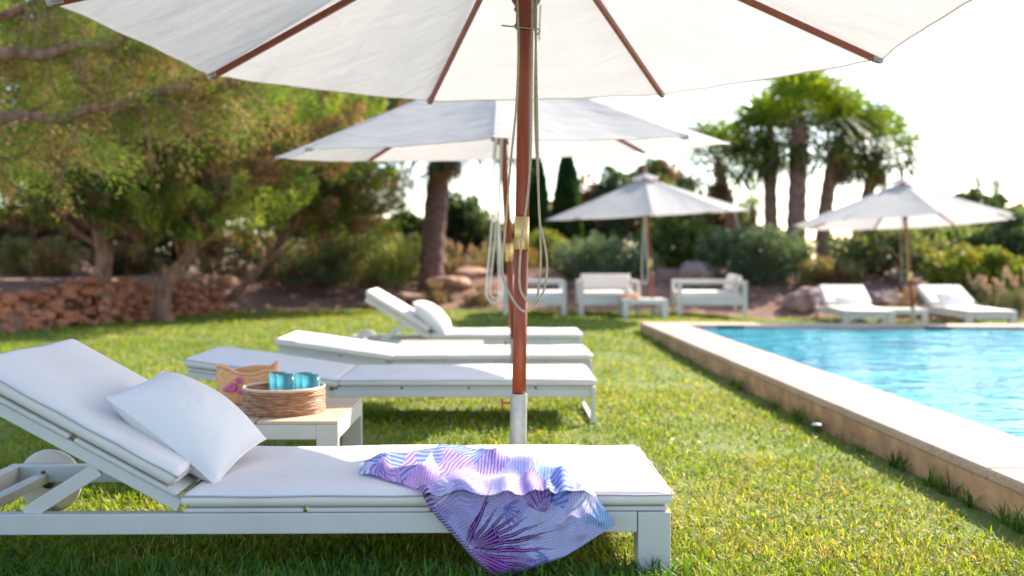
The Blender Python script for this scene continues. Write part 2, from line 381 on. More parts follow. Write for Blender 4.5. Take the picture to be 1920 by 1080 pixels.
def make_grass():
    A = []; off = 0; VV = []; QQ = []; TT = []; CC = []
    for (y0, y1, dens, Lm, Wd) in ((1.9, 3.2, 10500, .036, .0052), (3.2, 4.6, 7500, .034, .0060), (4.6, 7, 3600, .032, .008), (7, 11, 1200, .036, .011), (11, 17.2, 520, .038, .018)):
        wl = .56 * y1 + .7
        n = int((y1 - y0) * 2 * wl * dens)
        X = RNG.uniform(-wl, wl, n); Y = RNG.uniform(y0, y1, n)
        ok = ~((X > 1.975 - .0353 * Y) & (Y < 12.25 - .0853 * (X - 1.55)))
        ok &= Y < np.interp(X, YBX, YBY) + .15 * np.sin(X * 9)
        ok &= np.abs(X) < .56 * Y + .75
        # thin patches
        pn = vnoise(X, Y, 3.1, 5); ok &= (RNG.random(n) < .35 + 1.1 * pn); dc = 1.975 - .0353 * Y - X; ok &= (dc < 0) | (dc > .16) | (RNG.random(n) < .35) | (Y > 8)
        X = X[ok]; Y = Y[ok]; Z = gz(X, Y)
        a = vnoise(X, Y, .9, 1)[:, None]; b = vnoise(X, Y, 4.5, 2)[:, None]; r = RNG.random((len(X), 1))
        g1 = np.array([.12, .205, .014]); g2 = np.array([.33, .385, .028]); g3 = np.array([.50, .40, .15])
        mixv = np.clip(a * .55 + b * .45 + (r - .5) * .9, 0, 1)
        c = g1 * (1 - mixv) + g2 * mixv
        dry = (RNG.random((len(X), 1)) < .06 + .16 * (b > .60) + .13 * (a > .62))
        c = np.where(dry, g3 * RNG.uniform(.6, 1.1, (len(X), 1)), c) * RNG.uniform(.8, 1.15, (len(X), 1))
        hb = .8 + .5 * vnoise(X, Y, 6, 9)
        V, q, t, cc = blades('', X, Y, Z, Lm * hb, Wd, (.25, 1.15), c, None)
        VV.append(V); QQ.append(q + off); TT.append(t + off); CC.append(cc); off += len(V)
    me = np_mesh('grass', np.concatenate(VV), np.concatenate(QQ), np.concatenate(TT), np.concatenate(CC))
    tag(link('grass', me, M['grass']), 'short yellow green lawn grass around the loungers and along the pool', 'grass', kind='stuff')
make_grass()
# taller weeds and grass tufts against the coping wall
def weeds():
    X = []; Y = []; Ls = []
    for k in range(44):
        y = random.uniform(2.4, 6.2) if k < 30 else random.uniform(6, 11.5); x = PXo(y) - random.uniform(.015, .06)
        n = random.randint(4, 22)
        for i in range(n): X.append(x + random.gauss(0, .010)); Y.append(y + random.gauss(0, .02)); Ls.append(random.uniform(.06, .12))
    # longer shaded grass below the near lounger
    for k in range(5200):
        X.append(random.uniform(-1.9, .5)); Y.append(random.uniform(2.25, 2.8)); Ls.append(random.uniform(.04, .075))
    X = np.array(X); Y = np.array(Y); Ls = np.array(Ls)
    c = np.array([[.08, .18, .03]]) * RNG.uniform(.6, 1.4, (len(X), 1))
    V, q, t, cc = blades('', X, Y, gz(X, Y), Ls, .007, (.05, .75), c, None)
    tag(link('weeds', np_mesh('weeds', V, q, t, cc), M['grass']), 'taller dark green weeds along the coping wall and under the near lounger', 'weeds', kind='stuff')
weeds()

# ------------------------------------------------------------------ loungers
def rbox_cushion(name, x0, x1, y0, y1, z0, z1, mat, parent, seed=0, Mx=None, crown=.006, soft=.016):
    # softly crowned cushion with rounded edges and faint dents
    nx_, ny_ = 44, 20; V = []; F = []
    zc = (z0 + z1) / 2; h = (z1 - z0) / 2
    def prof(u, n=6): return 1 - abs(u) ** n
    idx = {}
    for side in (1, -1):
        for j in range(ny_ + 1):
            for i in range(nx_ + 1):
                u = -1 + 2 * i / nx_; v = -1 + 2 * j / ny_
                u = math.copysign(abs(u) ** .62, u); v = math.copysign(abs(v) ** .62, v)
                x = (x0 + x1) / 2 + u * (x1 - x0) / 2; y = (y0 + y1) / 2 + v * (y1 - y0) / 2
                ex = min(1, (1 - abs(u)) * (x1 - x0) / 2 / soft); ey = min(1, (1 - abs(v)) * (y1 - y0) / 2 / soft)
                rx = math.sqrt(max(0, 1 - (1 - ex) ** 2)); ry = math.sqrt(max(0, 1 - (1 - ey) ** 2))
                k = .42 + .58 * min(rx, ry)
                z = zc + side * h * k
                if side > 0: z += crown * (1 - u * u) * (1 - v * v) * 1.5 + .006 * mnoise.noise(Vector((x * 4.5, y * 5, seed)))
                else: z += .0
                if (i in (0, nx_) or j in (0, ny_)):
                    wv = .003 * mnoise.noise(Vector((x * 9, y * 9, seed + 4)))
                    x += wv * (1 if u > 0 else -1) * (abs(u) > .99); y += wv * (abs(v) > .99)
                p = Vector((x, y, z)); 
                if Mx: p = Mx @ p
                V.append(p)
    n1 = (nx_ + 1) * (ny_ + 1)
    q = lambda i, j, s: s * n1 + j * (nx_ + 1) + i
    for j in range(ny_):
        for i in range(nx_):
            F.append((q(i, j, 0), q(i + 1, j, 0), q(i + 1, j + 1, 0), q(i, j + 1, 0)))
            F.append((q(i, j + 1, 1), q(i + 1, j + 1, 1), q(i + 1, j, 1), q(i, j, 1)))
    for i in range(nx_):
        F.append((q(i, 0, 1), q(i + 1, 0, 1), q(i + 1, 0, 0), q(i, 0, 0))); F.append((q(i + 1, ny_, 1), q(i, ny_, 1), q(i, ny_, 0), q(i + 1, ny_, 0)))
    for j in range(ny_):
        F.append((q(0, j + 1, 1), q(0, j, 1), q(0, j, 0), q(0, j + 1, 0))); F.append((q(nx_, j, 1), q(nx_, j + 1, 1), q(nx_, j + 1, 0), q(nx_, j, 0)))
    o = MB().add(V, F).build(name, mat, parent, smooth=True)
    # piping
    pts = []
    zp = zc + h * .52; r = .004
    for (ax, ay), (bx, by) in (((x0, y0), (x1, y0)), ((x1, y0), (x1, y1)), ((x1, y1), (x0, y1)), ((x0, y1), (x0, y0))):
        for k in range(14):
            t = k / 14; px_ = ax + (bx - ax) * t; py_ = ay + (by - ay) * t
            cx_, cy_ = (x0 + x1) / 2, (y0 + y1) / 2
            sx_ = .002
            p = Vector((px_ + math.copysign(sx_, px_ - cx_), py_ + math.copysign(sx_, py_ - cy_), zp + .0015 * math.sin(k * 1.7 + seed)))
            pts.append(Mx @ p if Mx else p)
    MB().tube(pts, .0026, 6, closed=True).build('piping', M['piping'], o, smooth=True)
    return o
def make_lounger(loc, rz, label, ang=32, kind='a', seed=0, mir=1, group='sun loungers around the pool'):
    """origin under the middle, foot end towards +x (mir=1)"""
    root = empty('sun_lounger', loc, label, 'sun lounger', rz, group)
    met = M['metal']
    W = .34
    if kind == 'a':
        for s in (-1, 1):
            MB().box(-1.06, .968, s * W - (.04 if s > 0 else 0), s * W + (0 if s > 0 else .04), .12, .177).build('side_rail', met, root, bev=.003)
            for x0, x1 in ((.97, 1.06),):
                MB().box(x0, x1, s * (W + .003) - (.093 if s > 0 else 0), s * (W + .003) + (0 if s > 0 else .093), 0, .1765).build('leg', met, root, bev=.003)
            Mw = Matrix.Rotation(math.pi / 2, 4, 'X')
            wh = MB().lathe([(.02, -.017), (.092, -.017), (.106, -.010), (.109, 0), (.106, .010), (.092, .017), (.02, .017)], 40, (-.945, s * (W + .022), .112), Mw).build('wheel', M['wheel'], root, smooth=True)
            MB().lathe([(.022, -.021), (.026, 0), (.022, .021)], 20, (-.945, s * (W + .022), .112), Mw).build('hub_cap', M['bolt'], wh, smooth=True)
            for bx, bz in ((-1.035, .16), (-1.035, .135), (-.94, .155)):
                MB().lathe([(.007, -.0025), (.007, .0025)], 12, (bx, s * W - s * .042, bz), Mw).build('bolt', M['bolt'], root)
        MB().box(-1.06, -1.02, -W + .042, W - .042, .121, .176).build('crossbar', met, root, bev=.003)
        MB().box(1.02, 1.057, -W + .095, W - .095, .121, .176).build('crossbar', met, root, bev=.003)
        MB().box(-.965, -.925, -W + .041, W - .041, .118, .15).build('axle_bar', met, root, bev=.003)
    else:
        for s in (-1, 1):
            MB().box(-.30, 1.034, s * W - (.03 if s > 0 else 0), s * W + (0 if s > 0 else .03), .137, .177).build('side_rail', met, root, bev=.003)
        for xx in (1.036, -.86 if ang < 12 else -.8):
            zt = .19 if xx > 0 else .176 + math.tan(R(ang)) * .5
            lp = MB()
            lp.box(xx, xx + .026, -W, -W + .026, .0, zt); lp.box(xx, xx + .026, W - .026, W, .0, zt)
            lp.box(xx, xx + .026, -W + .0265, W - .0265, .0, .018); lp.build('leg_frame', met, root, bev=.003)
        MB().box(1.0362, 1.0618, -W + .0265, W - .0265, .15, .189).build('crossbar', met, root, bev=.003)
    edges = [-.285, .053, .402, .75, 1.058]
    for a, b in zip(edges[:-1], edges[1:]):
        MB().box(a + .005, b - .005, -.335, .335, .178, .190).build('slat_panel', met, root, bev=.004)
    rbox_cushion('mattress', -.283, 1.066, -.342, .342, .1905, .236, M['cushion'], root, seed)
    hx, hz = -.30, (.18 if kind == 'a' else .1345)
    Mx = Matrix.Translation((hx, 0, hz)) @ Matrix.Rotation(R(ang), 4, 'Y')
    bk = MB()
    bl = -.665 if kind == 'a' else -.765
    for s in (-1, 1): bk.box(bl, 0, s * .33 - (.03 if s > 0 else 0), s * .33 + (0 if s > 0 else .03), 0, .034, Mx)
    bk.box(bl, bl + .03, -.2995, .2995, .001, .033, Mx)
    bo = bk.build('backrest_frame', met, root, bev=.003)
    for a, b in ((bl - .005, -.352), (-.337, -.02)):
        MB().box(a, b if kind == 'a' else min(b, -.03), -.337, .337, .0352, .050, Mx).build('slat_panel', met, root, bev=.005)
    rbox_cushion('backrest_mattress', (-.692 if kind == 'a' else -.79), (-.042 if kind == 'a' else .014), -.342, .342, .0515, .103, M['cushion'], root, seed + 9, Mx)
    if ang > 20:
        for s in (-1, 1):
            MB().bar((-.715, s * .318, .172), (-.515, s * .318, .18 + .215 * math.tan(R(ang)) - .002), .012, .040).build('support_strut', met, bo, bev=.002)
    return root
SUNL = {}
a = R(1.0)
loungerA = make_lounger((.432 - 1.06 * math.cos(a), 2.766 + .34 - .01, 0), a, 'near white sun lounger with raised backrest and a purple patterned sarong over its edge', 29, 'a', 1)
make_lounger((.43 - 1.06, 5.24 + .34, .005), R(.6), 'low white lounger with sled leg behind the side table, its head end slightly raised', 8, 'b', 3)
make_lounger((.535 - 1.06, 6.80 + .34, -.025), R(1.0), 'low white lounger third from the front, just before the second tan topped table', 8, 'b', 5)
make_lounger((.62 - 1.06, 8.95 + .34, -.055), R(.5), 'white lounger with raised backrest and pillow, behind two nearly flat loungers', 31, 'a', 7)
# loungers across the pool
make_lounger((5.10, 15.15, -.14), R(-97), 'white lounger across the pool with raised backrest, left of the far parasol pole', 22, 'a', 11)
make_lounger((6.70, 15.1, -.14), R(-92), 'white lounger across the pool with raised backrest, right of the far parasol pole', 22, 'a', 13)

# ------------------------------------------------------------------ pillows
def make_pillow(name, Mx, hw, hh, th, label, seed=0):
    N = 40; V = []; F = []
    loc = Mx.to_translation()
    for side in (1, -1):
        for j in range(N + 1):
            for i in range(N + 1):
                u = -1 + 2 * i / N; v = -1 + 2 * j / N
                x = hw * u * (1 - .07 * (1 - v * v)); y = hh * v * (1 - .07 * (1 - u * u))
                z = th * ((max(0, 1 - u * u)) ** .52 * (max(0, 1 - v * v)) ** .52) * side
                c = max(0, abs(u) * abs(v) - .25)
                z += side * .006 * mnoise.noise(Vector((u * 2.3 + seed, v * 2.3, side))) * (1 - u ** 4) * (1 - v ** 4)
                z += .004 * math.sin((u - v) * 9 + seed) * c * (1 - u ** 4) * (1 - v ** 4) + .004 * math.sin((u + v) * 11) * c * (1 - u ** 4) * (1 - v ** 4)
                z += .010 * u * v
                V.append(Mx.to_3x3() @ Vector((x, y, z)))
    n1 = (N + 1) ** 2; q = lambda i, j, s: s * n1 + j * (N + 1) + i
    for j in range(N):
        for i in range(N):
            F.append((q(i, j, 0), q(i + 1, j, 0), q(i + 1, j + 1, 0), q(i, j + 1, 0))); F.append((q(i, j + 1, 1), q(i + 1, j + 1, 1), q(i + 1, j, 1), q(i, j, 1)))
    o = MB().add(V, F).build(name, M['pillow'], smooth=True); o.location = loc; tag(o, label, 'pillow', 'white pillows on the loungers')
    rim = [V[q(i, 0, 0)] for i in range(N)] + [V[q(N, j, 0)] for j in range(N)] + [V[q(N - i, N, 0)] for i in range(N)] + [V[q(0, N - j, 0)] for j in range(N)]
    MB().tube(rim, .0032, 6, closed=True).build('piping', M['pillow'], o, smooth=True)
    return o
def frame(o, ux, uy):
    ux = Vector(ux).normalized(); uy = Vector(uy); uy = (uy - ux * uy.dot(ux)).normalized(); uz = ux.cross(uy)
    m = Matrix((ux, uy, uz)).transposed().to_4x4(); m.translation = Vector(o); return m
pb, pt, pft, pfb = P(413, 915, 2.86), P(183, 757, 2.86), P(313, 700, 3.27), P(485, 832, 3.27)
ctr = (pb + pt + pft + pfb) / 4
make_pillow('pillow', frame(ctr + Vector((.006, 0, .012)), (pb + pfb - pt - pft), (pft + pfb - pb - pt)), (pb + pfb - pt - pft).length / 4, (pft + pfb - pb - pt).length / 4, .102, 'square white pillow with piping leaning on the near lounger backrest', 1)
c4 = P(812, 600, 9.15)
make_pillow('pillow', frame(c4 + Vector((-.01, .05, .02)), (.60, 0, -.55), (.0, 1, 0)), .215, .26, .105, 'plump white pillow on the farther lounger with raised backrest in the row', 2)
c5 = P(1598, 568, 15.3)
make_pillow('pillow', frame(c5 + Vector((0, -.03, 0)), (.97, .2, 0), (-.08, .55, .6)), .27, .15, .06, 'white pillow on the left of the two loungers across the pool', 3)
c6 = P(1785, 564, 15.3)
make_pillow('pillow', frame(c6 + Vector((0, -.08, 0)), (.97, .3, -.03), (-.1, .5, .65)), .29, .17, .08, 'large white pillow on the right of the two loungers across the pool', 4)

# ------------------------------------------------------------------ side tables
def make_table(loc, rz, label, w_=.64, top='tan', h=.24, n=2, group=None):
    t = empty('side_table', loc, label, 'side table', rz, 'low side tables'); g = .008; hw = w_ / 2
    pw_ = (w_ - g * (n - 1)) / n
    for k in range(n):
        x0 = -hw + k * (pw_ + g)
        MB().box(x0, x0 + pw_, -hw, hw, h - .014, h).build('table_top', M[top], t, bev=.003)
    for sx in (-1, 1):
        for sy in (-1, 1):
            MB().box(min(sx * hw, sx * (hw - .085)), max(sx * hw, sx * (hw - .085)), min(sy * hw, sy * (hw - .03)), max(sy * hw, sy * (hw - .03)), 0, h - .0145).build('leg', M['metal'], t, bev=.003)
    for s in (-1, 1):
        MB().box(-hw + .0852, hw - .0852, min(s * hw, s * (hw - .025)), max(s * hw, s * (hw - .025)), h - .073, h - .0147).build('apron', M['metal'], t, bev=.003)
        MB().box(min(s * hw, s * (hw - .025)), max(s * hw, s * (hw - .025)), -hw + .0302, hw - .0302, h - .073, h - .0147).build('apron', M['metal'], t, bev=.003)
    return t
TX, TY = -.995, 4.23
make_table((TX, TY, 0), 0, 'low square side table with tan top carrying the rattan tray, beside the near lounger')
make_table((-.55, 7.72, -.04), 0, 'low tan topped side table behind the third lounger, half hidden by it')
make_table((1.95, 15.1, -.055), 0, 'low white table in front of the white armchair that faces the pool', .66, 'metal', .27, 1)
make_table((5.75, 14.9, -.14), R(-3), 'low white table between the two loungers across the pool', .55, 'metal', .22, 1)
tw = MB()
for k, (x, y, s) in enumerate(((1.73, 15.15, .13), (1.83, 15.08, .08))):
    tw.lathe([(s * 1.0, 0), (s * 1.05, .015), (s * .8, .045), (s * .3, .06), (.001, .062)], 14, (x, y, .216))
tag(tw.build('folded_towel', M['towel'], smooth=True), 'small orange towel heap lying on the low white table by the armchair', 'towel')

# tray, glasses, bag
tcx, tcy, tz = P(535, 742, 4.18).x, 4.16, .2402
tr = empty('rattan_tray', (tcx, tcy, tz), 'round brown rattan tray holding turquoise tumblers on the side table', 'tray')
r = MB(); RAD = .163
for k in range(11):
    z = .006 + k * .0088
    wob = [RAD + .0012 * math.sin(a_ * 3 + k) + .001 * ((k * 7) % 3 - 1) for a_ in np.linspace(0, 6.28, 48, endpoint=False)]
    r.tube([(wob[i] * math.cos(2 * math.pi * i / 48), wob[i] * math.sin(2 * math.pi * i / 48), z + .0008 * math.sin(i * 1.1 + k * 2)) for i in range(48)], .0047, 7, closed=True)
r.build('woven_rim', M['rattan'], tr, smooth=True)
b_ = MB(); b_.lathe([(.001, .004), (RAD - .006, .004), (RAD - .004, .09), (RAD - .010, .09), (RAD - .012, .010), (.001, .010)], 48); b_.build('tray_base', M['rattan'], tr, smooth=False)
top = MB(); top.tube([(RAD * math.cos(2 * math.pi * i / 48), RAD * math.sin(2 * math.pi * i / 48), .1015) for i in range(48)], .0055, 8, closed=True); top.build('rim_band', M['tan'], tr, smooth=True)
gl = [(-.035, .045, 'pale turquoise glass tumbler at the left of the rattan tray'), (.008, -.012, 'turquoise glass tumbler standing at the front of the tray among the others'),
      (.075, .035, 'turquoise glass tumbler in the middle back of the rattan tray'), (.115, -.03, 'turquoise glass tumbler at the right edge of the rattan tray')]
for gx, gy, lab in gl:
    g = MB(); g.lathe([(.001, 0), (.029, 0), (.033, .004), (.038, .142), (.0355, .142), (.031, .014), (.001, .012)], 32)
    o = g.build('glass_tumbler', M['glass'], smooth=True); o.location = (tcx + gx, tcy + gy, tz + .0105); tag(o, lab, 'glass', 'turquoise tumblers in the rattan tray')
bx = P(462, 757, 4.28)
bag = empty('beach_bag', (bx.x - .02, 4.39, .2402), 'open tan raffia bag with pink flowers beside the rattan tray', 'bag')
N = 40; V = []; F = []; bag.scale = (1.12, 1.1, 1.15)
prof = [(0, .80), (.02, .93), (.05, 1.0), (.08, 1.03), (.11, 1.0), (.132, .96)]
for k, (z, sc) in enumerate(prof):
    for i in range(N):
        a_ = 2 * math.pi * i / N; cx_, sy_ = math.cos(a_), math.sin(a_)
        rr = 1 + .05 * math.sin(3 * a_ + k * .6) + .03 * math.sin(7 * a_ + k)
        zz = z * (1 + (.10 * math.sin(a_ * 2 + .8) + .05 * math.sin(5 * a_)) * (k / 5))
        V.append((.118 * sc * rr * math.copysign(abs(cx_) ** .7, cx_), .075 * sc * rr * math.copysign(abs(sy_) ** .8, sy_), zz))
for k in range(len(prof) - 1):
    for i in range(N): F.append((k * N + i, k * N + (i + 1) % N, (k + 1) * N + (i + 1) % N, (k + 1) * N + i))
F.append(tuple(range(N))[::-1])
bo = MB().add(V, F).build('bag_body', M['straw'], bag, smooth=True)
m_ = bo.modifiers.new('th', 'SOLIDIFY'); m_.thickness = .006
MB().tube(V[-N:], .006, 6, closed=True).build('rim', M['straw'], bag, smooth=True)
fl = MB()
for (fx, fz, fr) in ((-.040, .068, .020), (-.015, .095, .014), (-.066, .060, .011), (-.01, .050, .011)):
    for k in range(6):
        a_ = k * math.pi / 3 + fx * 9; cx_, cz_ = fx + math.cos(a_) * fr * .55, fz + math.sin(a_) * fr * .45
        yy = -.083 + .2 * max(0, abs(cx_) - .06)
        M3 = Matrix.Rotation(math.pi / 2, 4, 'X')
        fl.lathe([(fr * .48, -.0), (fr * .42, .004), (.001, .006)], 10, (cx_, yy, cz_), M3)
fl.build('flower_motif', M['pink'], bag, smooth=True)

# ------------------------------------------------------------------ parasols
def rope_pts(ctrl, n=90):
    c = [Vector(p) for p in ctrl]; c = [c[0] * 2 - c[1]] + c + [c[-1] * 2 - c[-2]]; out = []
    for i in range(1, len(c) - 2):
        for k in range(8):
            t = k / 8; a_, b, c_, d = c[i - 1], c[i], c[i + 1], c[i + 2]
            out.append(.5 * ((2 * b) + (c_ - a_) * t + (2 * a_ - 5 * b + 4 * c_ - d) * t * t + (3 * b - a_ - 3 * c_ + d) * t ** 3))
    out.append(c[-2]); return out
def make_parasol(base, cen, phi, tilt, label, ropes, ferr_z, sleeve_z, detail=True, sag=.035, rope_mat='rope', rope_r=.0042, adj={}):
    base = Vector(base); root = empty('parasol', base, label, 'parasol', 0, 'white parasols by the pool')
    cx, cy, cz = cen; tx, ty = tilt; rise = .55; Rr = 1.5
    nrm = Vector((-tx, -ty, 1)).normalized()
    apex = Vector((cx, cy, cz)) + nrm * rise - base
    def rim(k): 
        k = k % 8; dr, dz = adj.get(k, (0, 0)); a_ = phi + k * math.pi / 4; x, y = (Rr + dr) * math.cos(a_), (Rr + dr) * math.sin(a_); return Vector((cx + x, cy + y, cz + tx * x + ty * y + dz)) - base
    ax = apex.normalized()
    at = lambda s: ax * (s / ax.z)
    sl_ = MB(); sl_.tube([at(-.1), at(sleeve_z)], .030, 20); sl_.tube([at(sleeve_z), at(sleeve_z + .004)], .0305, 20)
    s_o = sl_.build('ground_sleeve', M['galv'], root, smooth=False)
    if detail:
        k = MB(); p = at(sleeve_z - .03); k.tube([p + Vector((-.03, 0, 0)), p + Vector((-.055, 0, .002))], .004, 8)
        k.bar(p + Vector((-.058, 0, -.02)), p + Vector((-.060, 0, .016)), .009, .011, (0, 1, 0)); k.build('clamp_screw', M['wood'], s_o, bev=.002)
    MB().tube([at(sleeve_z + .003), at(ferr_z)], .0245, 24).build('pole', M['wood'], root, smooth=True)
    up = MB().tube([at(ferr_z), apex + ax * .03], .0243, 24).build('upper_pole', M['wood'], root, smooth=True)
    fr = MB().tube([at(ferr_z - .002), at(ferr_z + .115)], .0262, 24).build('brass_ferrule', M['brass'], root, smooth=True)
    # runner hub
    rh = cz + .035 - base.z; c0 = at(rh); qx = ax.to_track_quat('Z', 'Y').to_matrix().to_4x4()
    hub = MB().lathe([(.0255, 0), (.037, 0), (.042, .010), (.035, .018), (.035, .058), (.043, .066), (.038, .078), (.048, .092), (.063, .125), (.063, .158), (.0255, .16)], 32, c0, qx).build('runner_hub', M['wood'], root, smooth=True)
    th_ = MB().lathe([(.0255, -.07), (.06, -.07), (.065, -.02), (.0255, 0)], 24, apex, qx).build('top_hub', M['wood'], root)
    for k in range(8):
        e = rim(k); s = apex - ax * .04
        dv = (e - s); d = dv.normalized()
        rb = MB().bar(s + d * .05 - nrm * .022, e - d * .015 - nrm * .012, .018, .024).build('rib', M['wood'], root, bev=.002)
        mid = s + dv * .33 - nrm * .03
        MB().bar(c0 + ax * .135 + (Vector((d.x, d.y, 0)).normalized() * .05), mid, .014, .020).build('strut', M['wood'], rb, bev=.002)
    # canopy
    V = []; F = []; nu, nv = 14, 18
    for k in range(8):
        A, B = rim(k), rim(k + 1); o = len(V)
        for j in range(nv + 1):
            t = .06 + .94 * j / nv
            for i in range(nu + 1):
                u = i / nu; p = apex + (A - apex) * t * (1 - u) + (B - apex) * t * u
                bul = 4 * u * (1 - u)
                p = p - nrm * (sag * bul * math.sin(math.pi * min(1, t * 1.0) * .62) )
                # hem pulled inwards between the ribs
                if t > .8: p = p + (apex - (A + B) / 2).normalized() * .05 * bul * ((t - .8) / .2) ** 2
                fold = .0045 * math.sin(u * 23 + k * 2.1 + t * 7) * (.3 + .7 * (1 - bul)) * t + .004 * mnoise.noise(Vector((u * 7 + k * 5, t * 5, cx))) * bul
                if 0 < i < nu: p = p + nrm * fold
                V.append(p)
        for j in range(nv):
            for i in range(nu): a_ = o + j * (nu + 1) + i; F.append((a_, a_ + 1, a_ + nu + 2, a_ + nu + 1))
    # folded hem lip
    can = MB().add(V, F).build('canopy', M['canvas'], root, smooth=True)
    hem = []
    for k in range(8):
        o = k * (nu + 1) * (nv + 1) + nv * (nu + 1)
        hem += [Vector(V[o + i]) for i in range(nu)]
    MB().tube(hem, .0035, 5, closed=True).build('hem', M['cushion'], can, smooth=True)
    for k in range(8):
        e = rim(k); d = (e - apex).normalized()
        MB().bar(e - d * .050 - nrm * .012, e + d * .003 - nrm * .007, .026, .026).build('rib_pocket', M['canvas'], can, bev=.006)
    # vent cap
    vc = MB(); vs = [apex + ax * .075]; fs = []
    for k in range(8):
        d = (rim(k) - apex).normalized(); vs.append(apex + ax * .062 + d * .24 - Vector((0, 0, .0)))
    for k in range(8): fs.append((0, 1 + k, 1 + (k + 1) % 8))
    vc.add(vs, fs); vc.build('vent_cap', M['canvas'], can)
    MB().lathe([(.012, .06), (.026, .085), (.03, .10), (.02, .125), (.001, .135)], 16, apex, qx).build('finial', M['wood'], root, smooth=True)
    for rp in ropes:
        MB().tube([p - base for p in rope_pts(rp)], rope_r, 7).build('rope', M[rope_mat], root, smooth=True)
    return root, c0, at
YR = 3.56
rA = [P(x, y, YR + dy) for x, y, dy in ((968, -90, .02), (970, 0, 0), (972, 100, 0), (968, 200, -.01), (958, 300, 0), (950, 400, .0), (942, 505, .01), (955, 550, 0), (981, 583, -.03), (1004, 571, -.01), (1021, 540, 0), (1026, 492, .01), (1018, 440, .01), (1011, 400, .01), (1008, 250, 0), (1005, 100, .01), (1003, 0, .02), (1002, -90, .04))]
rB = [P(x, y, YR + dy) for x, y, dy in ((997, -90, -.02), (998, 40, -.03), (997, 150, -.045), (995, 290, -.05), (988, 380, -.055), (978, 450, -.055), (974, 530, -.055), (985, 560, -.05), (1001, 569, -.02), (1010, 540, 0), (1014, 470, .015), (1009, 350, .02), (1003, 200, .01), (1005, 60, .01), (1006, -90, .03))]
p1, c01, at1 = make_parasol((.018, 3.60, 0), (.064, 3.631, 1.651), .321, (.013, .001), 'large near parasol with white canopy and ropes hanging beside its brown wooden pole', [rA, rB], .905, .385, adj={4: (.07, .035), 5: (.03, .03), 6: (.03, .02), 7: (.03, .01), 3: (0, .006), 1: (.0, .004)})
# pin and chain hanging by the runner
pn = MB(); pn.tube([c01 + Vector((-.085, -.03, .005)), c01 + Vector((.045, -.03, -.008))], .0028, 8); pn.tube([c01 + Vector((.045, -.03, -.008)), c01 + Vector((.05, -.03, -.014)), c01 + Vector((.04, -.03, -.03))], .0028, 8)
pno = pn.build('locking_pin', M['steel'], p1, smooth=True)
ch = MB(); 
for k in range(17):
    c = c01 + Vector((.052 - .004 * (k / 16), -.03, .075 - k * .0075))
    ring = []
    for i in range(10):
        a_ = 2 * math.pi * i / 10; o_ = Vector((math.cos(a_) * .0035, 0, math.sin(a_) * .0055)) if k % 2 else Vector((0, math.cos(a_) * .0035, math.sin(a_) * .0055))
        ring.append(c + o_)
    ch.tube(ring, .0011, 5, closed=True)
ch.build('chain', M['steel'], pno)
Y2 = 6.62
r2 = [P(x, y, Y2) for x, y in ((934, 200), (925, 300), (922, 420), (912, 540), (918, 563), (928, 567), (940, 558), (942, 520), (936, 420), (940, 300), (944, 200))]
r2b = [P(x, y, Y2 + .03) for x, y in ((939, 200), (929, 300), (929, 430), (919, 540), (928, 559), (936, 545), (934, 430), (940, 210))]
make_parasol((.03, 6.75, -.02), (-.068, 6.717, 1.57), -1.589, (.031, .058), 'second parasol from the front, its grey white canopy seen just under the near one', [r2, r2b], .86, .34, rope_mat='ropew', rope_r=.006)
Y3 = 15.0
r3 = [P(x, y, Y3) for x, y in ((1209, 395), (1205, 470), (1204, 515), (1207, 530), (1213, 530), (1215, 510), (1212, 460), (1211, 395))]
make_parasol((2.13, 15.2, -.055), (2.003, 15.108, 1.464), -1.654, (.051, .022), 'small distant parasol beyond the left corner of the pool, beside the white armchairs', [r3], .75, .24, False, rope_mat='ropew', rope_r=.009)
Y4 = 14.0
r4 = [P(x, y, Y4) for x, y in ((1690, 400), (1688, 470), (1690, 530), (1695, 537), (1702, 528), (1700, 470), (1697, 405))]
r4b = [P(x, y, Y4 + .05) for x, y in ((1694, 400), (1692, 470), (1694, 522), (1698, 528), (1703, 515), (1702, 470), (1699, 405))]
make_parasol((5.67, 14.25, -.14), (5.434, 14.095, 1.325), -2.438, (.026, -.046), 'distant parasol on a leaning pole across the pool, standing between the two far loungers', [r4, r4b], .66, .26, False)

